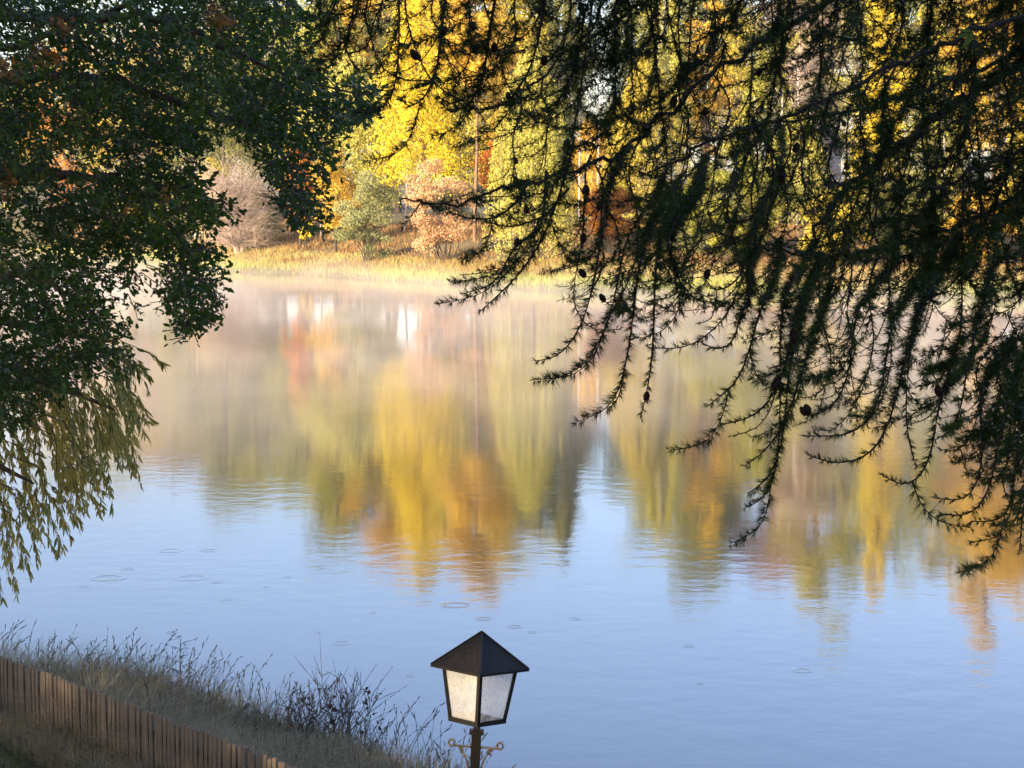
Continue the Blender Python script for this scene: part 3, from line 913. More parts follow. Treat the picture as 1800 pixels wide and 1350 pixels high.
# young rowan like sapling with feathered leaves
b0 = at(318, 1285, 31.0)
sp = thing('sapling', 'slim dark sapling with feathered leaves standing above the bank grass', 'plant', (b0.x, b0.y, tz(b0.x, b0.y)))
S = Acc(); H = 1.28
S.tube([(0, 0, 0), (.01, 0, .5), (0, .01, 1.0), (.02, 0, H)], [.010, .008, .006, .003], 5)
S.obj('stem', M['bark'], sp)
LM = Acc()
LT = np.array([[0, 0, 0], [.16, .35, .03], [.10, .75, .02], [0, 1, 0], [-.10, .75, .02], [-.16, .35, .03]])
LTF = np.array([[0, 1, 2], [0, 2, 3], [0, 3, 4], [0, 4, 5]])
rngs = np.random.default_rng(4)
M['sapling_leaf'] = leaf_mat('sapling_leaf', [(.025, .035, .02), (.06, .05, .035)], .45, .15, .5)
for k in range(15):
    z = .30 + .065 * k; az = k * 2.4
    d = np.array([math.cos(az), math.sin(az) * .6, .35]); L = rngs.uniform(.16, .28)
    mth = Acc()
    mth.tube([(0, 0, 0), tuple(d * L * .5), tuple(d * L)], [.003, .002, .001], 3)
    for q in range(1, 6):
        c = d * L * q / 5
        for s in (-1, 1):
            sd = np.cross(d, [0, 0, 1]) * s + d * .5 + np.array([0, 0, rngs.uniform(-.5, .1)])
            mth.scatter(LT, LTF, c[None], sd[None], np.array([[0, 0, 1.]]), .085, .5)
    o = mth.obj('leaf', M['sapling_leaf'], sp); o.location = (0, 0, z)

# fallen leaves on the lawn
A = Acc(); rng = np.random.default_rng(9)
P = []
for k in range(260):
    x = rng.uniform(-9, -3); y = float(fence_line(x)) - rng.uniform(.2, 5); P.append((x, y, tz(x, y) + .06))
P = np.array(P)
A.scatter(LEAF_Q * np.array([1.6, 1, 3]), LEAF_F, P, runit(rng, len(P)), np.tile([0, 0, 1.], (len(P), 1)) + rng.normal(size=P.shape) * .3, .10 * rng.uniform(.6, 1.2, len(P)), rng.uniform(0, 1, len(P)), quads=True)
o = A.obj('fallen_leaves', leaf_mat('fallen_leaf', [(.16, .09, .04), (.28, .18, .08)], .6, .1, .3), kind='stuff')
o['label'] = 'brown fallen leaves scattered on the lawn'; o['category'] = 'leaves'

# ------------------------------------------------------------------ lantern
m, nt, b = new_mat('black_iron')
f = noise(nt, 45, 5, .65)
nt.links.new(ramp(nt, [(.006, .0055, .005), (.014, .011, .009)], f), b.inputs['Base Color'])
b.inputs['Roughness'].default_value = .5; b.inputs['Specular IOR Level'].default_value = .25
bp = nt.nodes.new('ShaderNodeBump'); bp.inputs['Strength'].default_value = .25; bp.inputs['Distance'].default_value = .003
nt.links.new(f, bp.inputs['Height']); nt.links.new(bp.outputs[0], b.inputs['Normal'])
M['iron'] = m
m, nt, b = new_mat('dirty_roof_iron')
f = noise(nt, 30, 6, .7); f2 = noise(nt, 90, 5, .7)
nt.links.new(ramp(nt, [(.006, .005, .004), (.012, .010, .008), (.075, .06, .045)], f2, [.45, .66, .80]), b.inputs['Base Color'])
b.inputs['Roughness'].default_value = .6; b.inputs['Specular IOR Level'].default_value = .2
bp = nt.nodes.new('ShaderNodeBump'); bp.inputs['Strength'].default_value = .6; bp.inputs['Distance'].default_value = .004
nt.links.new(f2, bp.inputs['Height']); nt.links.new(bp.outputs[0], b.inputs['Normal'])
M['roof_iron'] = m


def glass(name, tint_, cover, speck):
    m, nt, b = new_mat(name)
    f = noise(nt, 70, 5, .7); f2 = noise(nt, 9, 4, .6)
    c = ramp(nt, [tuple(q * .5 for q in tint_), tint_, tuple(min(1, q * 1.1) for q in tint_)], f, [.36 - .2 * (1 - speck), .5, .7])
    nt.links.new(c, b.inputs['Base Color']); b.inputs['Roughness'].default_value = .25
    tl = nt.nodes.new('ShaderNodeBsdfTranslucent'); nt.links.new(c, tl.inputs[0])
    mx = nt.nodes.new('ShaderNodeMixShader'); mx.inputs[0].default_value = .65
    nt.links.new(b.outputs[0], mx.inputs[1]); nt.links.new(tl.outputs[0], mx.inputs[2])
    tp = nt.nodes.new('ShaderNodeBsdfTransparent')
    mr = nt.nodes.new('ShaderNodeMapRange'); mr.inputs[1].default_value = .3; mr.inputs[2].default_value = .7
    mr.inputs[3].default_value = cover - .15; mr.inputs[4].default_value = cover + .15
    nt.links.new(f2, mr.inputs[0])
    m2 = nt.nodes.new('ShaderNodeMixShader'); nt.links.new(mr.outputs[0], m2.inputs[0])
    nt.links.new(tp.outputs[0], m2.inputs[1]); nt.links.new(mx.outputs[0], m2.inputs[2])
    nt.links.new(m2.outputs[0], nt.nodes['Material Output'].inputs[0])
    return m


M['pane_sun_tinted_dirty'] = glass('dusty_sun_tinted_frosted_pane', (.99, .96, .86), .52, .25)  # dust specks are dirt; the cream tint has sunlight painted into it
M['pane'] = glass('frosted_pane', (.98, .98, .99), .30, 0.0)

LD = 11.2
ap = at(847, 1118, LD)
px_m = LD / F
lamp = thing('lamp_post', 'black iron lantern on a post with a pyramid roof and frosted panes', 'lamp', (0, 0, 0))
ground_z = 3.1
top_h = ap.z - ground_z
lamp.location = (ap.x - math.sin(R(3.0)) * top_h, ap.y, ground_z)
lamp.rotation_euler = (R(-2.8), R(3.0), R(1.0))
zt = top_h / math.cos(R(3.0))                # apex height in the lamp's own space
rE = 88 * px_m; hE = 63 * px_m               # eave half diagonal, roof height
rT = 66 * px_m; rB = 49 * px_m
zE = zt - hE; zT = zE + .004; zB = zE - 98 * px_m


def dia(r, z, off=0.0):
    return [(0, -r, z), (r, 0, z), (0, r, z), (-r, 0, z)]


# roof: four sloping sheets with a turned down rim
a = Acc()
v = dia(rE, zE) + dia(rE, zE - .012) + dia(rE - .02, zE - .012) + [(0, 0, zt)] + [(0, 0, zt - .03)]
a.add(v, [[0, 1, 12], [1, 2, 12], [2, 3, 12], [3, 0, 12], [9, 8, 13], [10, 9, 13], [11, 10, 13], [8, 11, 13]],
      [[4, 5, 1, 0], [5, 6, 2, 1], [6, 7, 3, 2], [7, 4, 0, 3], [8, 9, 5, 4], [9, 10, 6, 5], [10, 11, 7, 6], [11, 8, 4, 7]])
roof = a.obj('roof', M['roof_iron'], lamp)
for k in range(4):        # folded seams on the hips
    c = dia(rE, zE)[k]
    a = Acc(); a.tube([(c[0] * .995, c[1] * .995, zE + .002), (0, 0, zt + .001)], [.005, .005], 5); a.obj('roof_seam', M['iron'], roof)
# rivets and dew drops on the roof
rng = np.random.default_rng(2)
def uvs(A_, c, r, n=6, mm=4, sq=1.0):
    v = []; q = []
    for i in range(mm + 1):
        for j in range(n):
            t = PI * i / mm; p = 2 * PI * j / n
            v.append((c[0] + r * math.sin(t) * math.cos(p), c[1] + r * math.sin(t) * math.sin(p), c[2] + r * math.cos(t) * sq))
    for i in range(mm):
        for j in range(n): q.append([i * n + j, (i + 1) * n + j, (i + 1) * n + (j + 1) % n, i * n + (j + 1) % n])
    A_.add(v, None, q)
Lc = np.array([-rE, 0, zE]); Fc = np.array([0, -rE, zE]); Rc = np.array([rE, 0, zE]); Ac = np.array([0, 0, zt])
for (u, t) in ((.16, .05), (.80, .05)):
    for (P0, P1) in ((Lc, Fc), (Fc, Rc)):
        c = (P0 + (P1 - P0) * u) * (1 - t) + Ac * t
        a = Acc(); uvs(a, c, .0055, 8, 5, .7); a.obj('rivet', M['iron'], roof, smooth=True)
m, nt, b = new_mat('water_drop'); b.inputs['Base Color'].default_value = (.08, .07, .06, 1); b.inputs['Roughness'].default_value = .08; b.inputs['Specular IOR Level'].default_value = 1.0
a = Acc()
for k in range(260):
    u = rng.beta(2.2, 1.6); t = rng.beta(1.6, 2.4) * .75
    c = (Lc + (Fc - Lc) * u) * (1 - t) + Ac * t
    uvs(a, c, rng.uniform(.0008, .0022), 6, 4, .7)
a.obj('dew_drops', m, roof, smooth=True, kind='stuff')
# frame bars
def bar(p, q, w_, name, parent):
    p = Vector(p); q = Vector(q); d = q - p
    a = Acc(); a.box((0, 0, 0), (w_, w_, d.length)); o = a.obj(name, M['iron'], parent)
    o.location = (p + q) / 2; o.rotation_euler = (d.to_track_quat('Z', 'Y') @ Matrix.Rotation(0, 4, 'Z').to_quaternion()).to_euler()
    return o
cT = dia(rT, zT - .005); cB = dia(rB, zB)
fr = link('frame', None, lamp)
a = Acc()
for k in range(4):
    p0 = Vector(cB[k]); p1 = Vector(cT[k])
    out = Vector((p0.x, p0.y, 0)).normalized()
    sd = Vector((-out.y, out.x, 0))
    h2 = .014
    vs = []
    for p in (p0, p1):
        vs += [p + out * .006, p + sd * h2 - out * .006, p - out * .014, p - sd * h2 - out * .006]
    a.add([tuple(x) for x in vs], None, [[0, 1, 5, 4], [1, 2, 6, 5], [2, 3, 7, 6], [3, 0, 4, 7], [3, 2, 1, 0], [4, 5, 6, 7]])
bpy.data.objects.remove(fr)
fr = a.obj('corner_frame', M['iron'], lamp)
for (C_, r_, z_, hh, nm) in ((cB, rB, zB - .004, .024, 'base_rim'), (cT, rT, zT - .018, .016, 'top_rim')):
    a = Acc()
    o_ = r_ + .008; i_ = r_ - .022
    v = dia(o_, z_) + dia(o_, z_ + hh) + dia(i_, z_) + dia(i_, z_ + hh)
    f_ = []
    for k in range(4):
        k2 = (k + 1) % 4
        f_ += [[k, k2, 4 + k2, 4 + k], [8 + k2, 8 + k, 12 + k, 12 + k2], [4 + k, 4 + k2, 12 + k2, 12 + k], [k2, k, 8 + k, 8 + k2]]
    a.add(v, None, f_); a.obj(nm, M['iron'], lamp)
a = Acc(); v = dia(rB - .024, zB) + dia(rB - .024, zB + .006)
a.add(v, None, [[3, 2, 1, 0], [4, 5, 6, 7], [0, 1, 5, 4], [1, 2, 6, 5], [2, 3, 7, 6], [3, 0, 4, 7]])
a.obj('floor_plate', M['roof_iron'], lamp)
# panes
for k in range(4):
    k2 = (k + 1) % 4
    p = [Vector(cB[k]), Vector(cB[k2]), Vector(cT[k2]), Vector(cT[k])]
    nrm = (p[1] - p[0]).cross(p[3] - p[0]).normalized()
    p = [x - nrm * .006 + Vector((0, 0, .006 if i_ < 2 else -.006)) for i_, x in enumerate(p)]
    qn = [x - nrm * .003 for x in p]
    a = Acc(); a.add([tuple(x) for x in p + qn], None, [[0, 1, 2, 3], [7, 6, 5, 4], [0, 4, 5, 1], [1, 5, 6, 2], [2, 6, 7, 3], [3, 7, 4, 0]])
    a.obj('pane', M['pane_sun_tinted_dirty'] if k == 3 else M['pane'], lamp, label='dusty pane with speckles, sunlight put into its warm tint' if k == 3 else None)
# socket and bulb inside
a = Acc(); a.tube([(0, 0, zB + .006), (0, 0, zB + .05)], [.018, .018], 10, cap=True); a.obj('socket', M['iron'], lamp)
# neck, collar, post
a = Acc(); a.box((0, 0, zB - .025), (.036, .036, .045)); a.obj('neck', M['iron'], lamp)
a = Acc(); a.box((0, 0, zB - .055), (.074, .074, .020)); a.obj('collar', M['iron'], lamp)
a = Acc(); a.box((0, 0, (zB - .065 + 0) / 2 - .1), (.050, .050, zB - .065 + .2)); a.obj('post', M['iron'], lamp)
m = rough_mat('worn_iron', [(.02, .016, .013), (.14, .11, .085)], 30, rough=.34, bump=.2, spec=.6, metal=.4)
M['worn_iron'] = m


def strip(path, wd, th_, name, parent):
    """flat iron strip bent along a path in the x-z plane, wd wide in y"""
    P = np.array(path, float); n = len(P)
    d = np.gradient(P, axis=0); d /= np.linalg.norm(d, axis=1)[:, None]
    nn = np.stack([-d[:, 1], d[:, 0]], 1)
    v = []
    for i in range(n):
        for (s, y) in ((1, -1), (1, 1), (-1, 1), (-1, -1)):
            q = P[i] + nn[i] * s * th_ / 2
            v.append((q[0], y * wd / 2, q[1]))
    f = []
    for i in range(n - 1):
        for k in range(4): f.append([i * 4 + k, i * 4 + (k + 1) % 4, i * 4 + 4 + (k + 1) % 4, i * 4 + 4 + k])
    f += [[3, 2, 1, 0], [n * 4 - 4, n * 4 - 3, n * 4 - 2, n * 4 - 1]]
    a = Acc(); a.add(v, None, f)
    return a.obj(name, M['worn_iron'], parent)


zc = zB - 46 * px_m
for s in (-1, 1):
    path = [(s * .025, zc), (s * .06, zc + .001), (s * .115, zc + .001)]
    c = (s * .125, zc + .016)
    for q in range(13):
        t = -PI / 2 + q / 12 * PI * 1.75
        rad_ = .019 - .006 * q / 12
        path.append((c[0] + s * math.cos(t) * rad_, c[1] + math.sin(t) * rad_))
    o = strip(path, .030, .0085, 'crossbar_arm', lamp)
    o.rotation_euler = (0, 0, R(-8))
    path = []
    c = (s * .078, zc - .021)
    for q in range(12):
        t = PI * 1.62 - q / 11 * PI * 1.35
        rad_ = .010 + .004 * q / 11
        path.append((c[0] + s * -math.cos(t) * rad_ * -1, c[1] + math.sin(t) * rad_))
    e = path[-1]
    for q in range(1, 12):
        u = q / 11
        path.append((s * (.028 + (abs(e[0]) - .028) * (1 - u) ** 1.5), e[1] - .13 * u ** 1.4))
    path.append((s * .030, e[1] - .145))
    for q in range(1, 9):
        t = q / 8 * PI * 1.5
        path.append((s * (.030 + .012 * (1 - math.cos(t))), e[1] - .145 - .012 * math.sin(t)))
    o = strip(path, .026, .008, 'scroll', lamp); o.rotation_euler = (0, 0, R(-8))

# ------------------------------------------------------------------ overhanging oak at left
POLY = [(-80, -60), (600, -60), (592, 20), (560, 60), (535, 110), (580, 130), (650, 135), (690, 175), (640, 205), (590, 225), (585, 290), (560, 340), (580, 385),
        (545, 405), (505, 390), (480, 350), (470, 290), (440, 250), (400, 215), (372, 230), (350, 280), (352, 330), (400, 352), (415, 365), (385, 385), (345, 400),
        (320, 425), (392, 440), (380, 500), (388, 540), (350, 585), (322, 600), (290, 560), (280, 505), (285, 460), (268, 430), (230, 455), (250, 500), (205, 515), (245, 545), (225, 580), (185, 590),
        (228, 640), (215, 665), (150, 640), (120, 690), (40, 745), (-80, 760)]
PA = np.array(POLY, float)


def inside(px, py, poly=PA):
    c = np.zeros(len(px), bool)
    j = len(poly) - 1
    for i in range(len(poly)):
        xi, yi = poly[i]; xj, yj = poly[j]
        cond = ((yi > py) != (yj > py)) & (px < (xj - xi) * (py - yi) / (yj - yi + 1e-9) + xi)
        c ^= cond; j = i
    return c


def at_np(px, py, d):
    f = np.array([0, math.cos(PITCH), -math.sin(PITCH)]); u = np.array([0, math.sin(PITCH), math.cos(PITCH)])
    px = np.asarray(px, float); py = np.asarray(py, float); d = np.asarray(d, float)
    return np.array(CAM) + d[:, None] * (f + u * ((675 - py) / F)[:, None] + np.array([1, 0, 0]) * ((px - 900) / F)[:, None])


# lobed oak leaf
oh = [(.0, 0), (.10, .10), (.07, .18), (.22, .30), (.13, .40), (.28, .54), (.16, .63), (.24, .78), (.10, .86), (0, 1)]
ov = [(x, y, .25 * x) for x, y in oh] + [(-x, y, .25 * x) for x, y in oh[1:-1]]
OLV = np.array(ov)
no = len(oh)
right = list(range(0, no)); left = [0] + list(range(no, no + no - 2)) + [no - 1]
of_ = []
for i in range(1, no - 1): of_.append([0, right[i], right[i + 1]])
of_ = []
# midrib fan: centre points for a clean outline
OLV = np.concatenate([OLV, [[0, .3, 0], [0, .6, 0], [0, .82, 0]]])
c1_, c2_, c3_ = len(OLV) - 3, len(OLV) - 2, len(OLV) - 1
def side(s):
    return [[0, s[1], s[2]], [0, s[2], c1_], [c1_, s[2], s[3]], [c1_, s[3], s[4]], [c1_, s[4], c2_], [c2_, s[4], s[5]], [c2_, s[5], s[6]], [c2_, s[6], c3_], [c3_, s[6], s[7]], [c3_, s[7], s[8]], [c3_, s[8], s[9]]]
OLF = np.array(side(right) + [t[::-1] for t in side(left)])

oak = thing('oak_tree', 'dark green oak crown hanging in from the left with lobed leaves', 'tree', (-8.5, 16.0, tz(-8.5, 16.0)))
oak_o = np.array(oak.location)
rng = np.random.default_rng(14)
T = Acc()
T.tube(np.array([(-8.5, 16, 0), (-8.45, 16.1, 5), (-8.3, 15.9, 9), (-7.8, 16, 14)]) - np.array([0, 0, 0]) - np.array([oak_o[0], oak_o[1], 0]) , [.42, .36, .3, .2], 12)
trunk = T.obj('trunk', M['bark'], oak, smooth=True)
trunk.location.z = 0
OL = []   # boughs in pixels and depth
OL.append([(-700, 100, 16), (-300, 40, 16), (0, 35, 15.5), (170, 30, 15), (260, 25, 14.6), (330, 55, 14.4), (420, 95, 14.2), (520, 140, 14), (640, 165, 14)])
OL.append([(-700, 250, 16), (-200, 200, 16), (60, 130, 15.5), (200, 140, 15), (330, 190, 15), (430, 215, 14.6), (500, 270, 14.4), (530, 350, 14.3)])
OL.append([(-700, 350, 16), (-200, 330, 15.5), (50, 300, 15), (180, 310, 14.6), (280, 350, 14.2), (320, 440, 14), (335, 540, 14)])
OL.append([(-700, 450, 16), (-200, 500, 16), (40, 480, 15.4), (130, 520, 15), (200, 600, 14.8)])
OL.append([(-700, 300, 17), (-150, 120, 17), (100, 60, 17), (300, -20, 16.5), (520, 10, 16)])
OL.append([(-500, 600, 16), (-100, 640, 15.6), (60, 660, 15.2)])
OL.append([(180, 310, 14.6), (260, 300, 14.3), (340, 340, 14.2), (400, 362, 14.1)])
for bnum, b_ in enumerate(OL):
    P = np.array([tuple(at(*p)) for p in b_])
    if bnum < 6: P[0] = (-8.3, 16, P[0][2])
    t = np.linspace(0, 1, len(P)); tt = np.linspace(0, 1, 24)
    Q = np.stack([np.interp(tt, t, P[:, k]) for k in range(3)], 1) + rng.normal(size=(24, 3)) * .015
    A = Acc(); A.tube(Q - oak_o, np.linspace(.05 if bnum < 6 else .012, .005, 24), 6); A.obj('bough', M['bark'], oak, smooth=True)

OSV = np.array([[0, 0, 0], [.20, .30, .05], [.11, .42, .03], [.26, .62, .06], [.08, .84, .02], [0, 1, 0], [-.08, .84, .02], [-.26, .62, .06], [-.11, .42, .03], [-.20, .30, .05]])
OSF = np.array([[0, 1, 2], [0, 2, 8], [0, 8, 9], [2, 3, 4], [2, 4, 6], [2, 6, 8], [8, 6, 7], [4, 5, 6]])
# leaf sprays
ncl = 3900
cx = rng.uniform(-80, 700, ncl * 5); cy = rng.uniform(-60, 760, ncl * 5)
ok = inside(cx, cy)
cx, cy = cx[ok], cy[ok]
# clumped: keep points where a noise field is high, thinning some spots so light shows through
dn = vnoise(cx / 62, cy / 46, 3)
keep = rng.uniform(0, 1, len(cx)) < np.clip((dn - .06) * 3.8, .28, 1)
cx, cy = cx[keep][:ncl], cy[keep][:ncl]
dd = rng.uniform(13.2, 17.5, len(cx))
C = at_np(cx, cy, dd)
per = 10
LP = []; LA = []; LN = []; LS = []
TW = Acc()
for k in range(len(C)):
    ax = np.array([rng.uniform(.0, .9), rng.uniform(-.6, .6), rng.uniform(-.75, .25)]); ax /= np.linalg.norm(ax)
    L = rng.uniform(.14, .30)
    s0 = C[k] - ax * L * .6
    TW.tube([s0 - oak_o, C[k] - oak_o + rng.normal(size=3) * .008, C[k] + ax * L * .4 - oak_o], [.004, .003, .002], 3)
    for q in range(per):
        t = rng.uniform(.1, 1.0)
        c = s0 + ax * L * t + rng.normal(size=3) * .022
        a_ = ax * .7 + runit(rng, 1)[0] * .95; a_[2] -= .15
        LP.append(c); LA.append(a_); LN.append(np.array([0, -.35, 1]) + rng.normal(size=3) * .7); LS.append(rng.uniform(.036, .070) * (1.25 if rng.uniform() < .2 else 1))
LP = np.array(LP); LA = np.array(LA); LN = np.array(LN); LS = np.array(LS)
# keep leaves inside (or just over) the outline
rel = LP - np.array(CAM)
f_ = np.array([0, math.cos(PITCH), -math.sin(PITCH)]); u_ = np.array([0, math.sin(PITCH), math.cos(PITCH)])
dep = rel @ f_
lx = 900 + rel[:, 0] / dep * F; ly = 675 - (rel @ u_) / dep * F
# yellow tint grows in a few patches of the crown where the season has turned it
patch = vnoise(lx / 120, ly / 90, 17)
tint = np.clip(.14 + (patch - .5) * .8 + rng.uniform(-.25, .35, len(LP)) + (ly < 260) * .12, 0, 1)
orange = np.zeros(len(LP), bool)
for (ox, oy, orr) in ((375, 25, 24), (398, 32, 16), (110, 45, 22), (75, 90, 26), (15, 120, 26), (10, 325, 24), (70, 80, 14), (290, 340, 14), (230, 365, 12)):
    orange |= (np.hypot(lx - ox, ly - oy) < orr) & (rng.uniform(0, 1, len(LP)) < .65)
# the nearest ones along the rim are leaves of their own
edge = inside(lx, ly) & ~(inside(lx + 26, ly) & inside(lx, ly + 26) & inside(lx + 18, ly + 18) & inside(lx - 22, ly))
order = np.argsort(dep + (~edge) * 100)
pick = order[:290]
oneleaf = []
for q, tnt in enumerate((.2, .5, .8)):
    A = Acc(); A.add(OLV, OLF, None, tnt); oneleaf.append(A.mesh('leaf', M['oak_leaf']))
A = Acc(); A.add(OLV, OLF, None, .5); orl = A.mesh('leaf', M['oak_orange'])
for k in pick:
    a_ = Vector(LA[k]).normalized(); x_ = a_.cross(Vector(LN[k])).normalized(); z_ = x_.cross(a_)
    mt = Matrix((x_, a_, z_)).transposed().to_4x4()
    o = link('leaf', orl if orange[k] else oneleaf[int(min(2, tint[k] * 3))], oak)
    o.matrix_basis = Matrix.Translation(Vector(LP[k] - oak_o)) @ mt @ Matrix.Scale(float(LS[k]), 4)
rest = np.ones(len(LP), bool); rest[pick] = False
A = Acc()
s_ = rest & ~orange; A.scatter(OSV, OSF, LP[s_] - oak_o, LA[s_], LN[s_], LS[s_], tint[s_], 0)
s_ = rest & orange; A.scatter(OLV, OLF, LP[s_] - oak_o, LA[s_], LN[s_], LS[s_], rng.uniform(0, 1, s_.sum()), 1)
A.obj('foliage', [M['oak_leaf'], M['oak_orange']], oak, kind='stuff')
TW.obj('twigs', M['bark'], oak, kind='stuff')

# ------------------------------------------------------------------ willow below the oak
wil = thing('willow_tree', 'olive and golden willow with narrow leaves trailing below the oak at left', 'tree', (-9.0, 17.5, tz(-9.0, 17.5)))
wo = np.array(wil.location)
rng = np.random.default_rng(24)
T = Acc(); T.tube([(0, 0, 0), (.3, 0, 2.5), (.6, 0, 5)], [.3, .25, .18], 10); T.obj('trunk', M['bark'], wil, smooth=True)
for b_ in ([(-800, 500, 17.2), (-300, 560, 16.5), (0, 640, 15.8), (130, 690, 15.4), (200, 720, 15.2)], [(-800, 600, 17.2), (-300, 700, 16.5), (-40, 800, 15.8), (60, 850, 15.6)],
           [(-800, 480, 17.2), (-200, 520, 16.5), (80, 580, 15.8), (200, 600, 15.4)]):
    P = np.array([tuple(at(*p)) for p in b_]); P[0] = wo + np.array([.5, 0, 4.2])
    tt = np.linspace(0, 1, 16); t = np.linspace(0, 1, len(P))
    Q = np.stack([np.interp(tt, t, P[:, k]) for k in range(3)], 1)
    A = Acc(); A.tube(Q - wo, np.linspace(.08, .008, 16), 6); A.obj('bough', M['bark'], wil, smooth=True)
WL = np.array([[0, 0, 0], [.11, .3, .03], [.09, .65, .02], [0, 1, -.04], [-.09, .65, .02], [-.11, .3, .03]])
WF = np.array([[0, 1, 2], [0, 2, 3], [0, 3, 4], [0, 4, 5]])
# outer strands (start px, end px), then a denser golden mass further back
strands = [((170, 590), (288, 640)), ((190, 610), (262, 690)), ((180, 620), (268, 668)), ((150, 630), (240, 700)), ((200, 640), (240, 775)), ((180, 660), (248, 855)), ((160, 680), (210, 800)),
           ((150, 700), (200, 895)), ((130, 720), (165, 830)), ((140, 690), (186, 860)), ((110, 740), (150, 900)), ((90, 760), (110, 925)), ((60, 820), (105, 980)), ((70, 800), (85, 940)), ((30, 860), (60, 965)),
           ((10, 900), (55, 1020)), ((-10, 920), (30, 1045)), ((0, 880), (20, 1000)), ((205, 620), (255, 650)), ((160, 600), (230, 655)), ((220, 650), (236, 740)), ((-20, 960), (4, 1060))]
n_main = len(strands)
for k in range(200):
    x = rng.uniform(-60, 215); y = rng.uniform(600, 900)
    lim = np.interp(x, [-60, 0, 60, 120, 170, 215], [1040, 1010, 960, 890, 830, 740])
    y = min(y, lim - 60)
    e = (x + rng.uniform(-12, 70), min(y + rng.uniform(50, 170), lim))
    strands.append(((x, y), e))
lv = Acc(); stw = Acc()
lp = []
for k, (s0, e0) in enumerate(strands):
    main = k < n_main
    d = rng.uniform(14.2, 15.2) if main else rng.uniform(15.4, 18.0)
    S = np.array(tuple(at(*s0, d + .3))); E_ = np.array(tuple(at(*e0, d)))
    m_ = 14
    t = np.linspace(0, 1, m_)[:, None]
    P = S + (E_ - S) * np.concatenate([t ** .8, t, t ** 1.35], 1)
    if main:
        pre = S + (np.array([-0.35, .15, .12]) * rng.uniform(.5, 1.1)); P = np.concatenate([[pre], P]); m_ += 1
    P += rng.normal(size=P.shape) * .006
    if main:
        A = Acc(); A.tube(P - wo, np.linspace(.004, .0015, m_), 3); A.obj('strand', M['bark'], wil)
    else:
        stw.tube(P - wo, np.linspace(.003, .0012, m_), 3)
    Ln = np.linalg.norm(E_ - S)
    nl = int(Ln / .017)
    tt = rng.uniform(0.02, 1, nl)
    c = np.stack([np.interp(tt, np.linspace(0, 1, m_), P[:, q]) for q in range(3)], 1)
    dr = np.gradient(P, axis=0); dr = np.stack([np.interp(tt, np.linspace(0, 1, m_), dr[:, q]) for q in range(3)], 1); dr /= np.linalg.norm(dr, axis=1)[:, None]
    a_ = dr * 1.0 + runit(rng, nl) * .55 + np.array([0, 0, -.35])
    sz = rng.uniform(.055, .095, nl)
    ti = np.clip((rng.uniform(0, .5) if main else rng.uniform(.2, .75)) + rng.uniform(-.2, .3, nl), 0, 1)
    N_ = runit(rng, nl)
    for q in range(nl): lp.append((c[q], a_[q], N_[q], sz[q], ti[q], main))
mains = [i for i, q in enumerate(lp) if q[5]]
rng.shuffle(mains)
pickw = set(mains[:290])
wlm = []
for tnt in (.1, .4, .8):
    A = Acc(); A.add(WL, WF, None, tnt); wlm.append(A.mesh('leaf', M['willow_leaf']))
for i in pickw:
    c, a_, n_, s, ti, _ = lp[i]
    av = Vector(a_).normalized(); x_ = av.cross(Vector(n_)).normalized(); z_ = x_.cross(av)
    o = link('leaf', wlm[int(min(2, ti * 3))], wil)
    o.matrix_basis = Matrix.Translation(Vector(c - wo)) @ Matrix((x_, av, z_)).transposed().to_4x4() @ Matrix.Scale(float(s), 4)
rs = [q for i, q in enumerate(lp) if i not in pickw]
lv.scatter(WL, WF, np.array([q[0] for q in rs]) - wo, np.array([q[1] for q in rs]), np.array([q[2] for q in rs]), np.array([q[3] for q in rs]), np.array([q[4] for q in rs]))
lv.obj('foliage', M['willow_leaf'], wil, kind='stuff')
stw.obj('twigs', M['bark'], wil, kind='stuff')

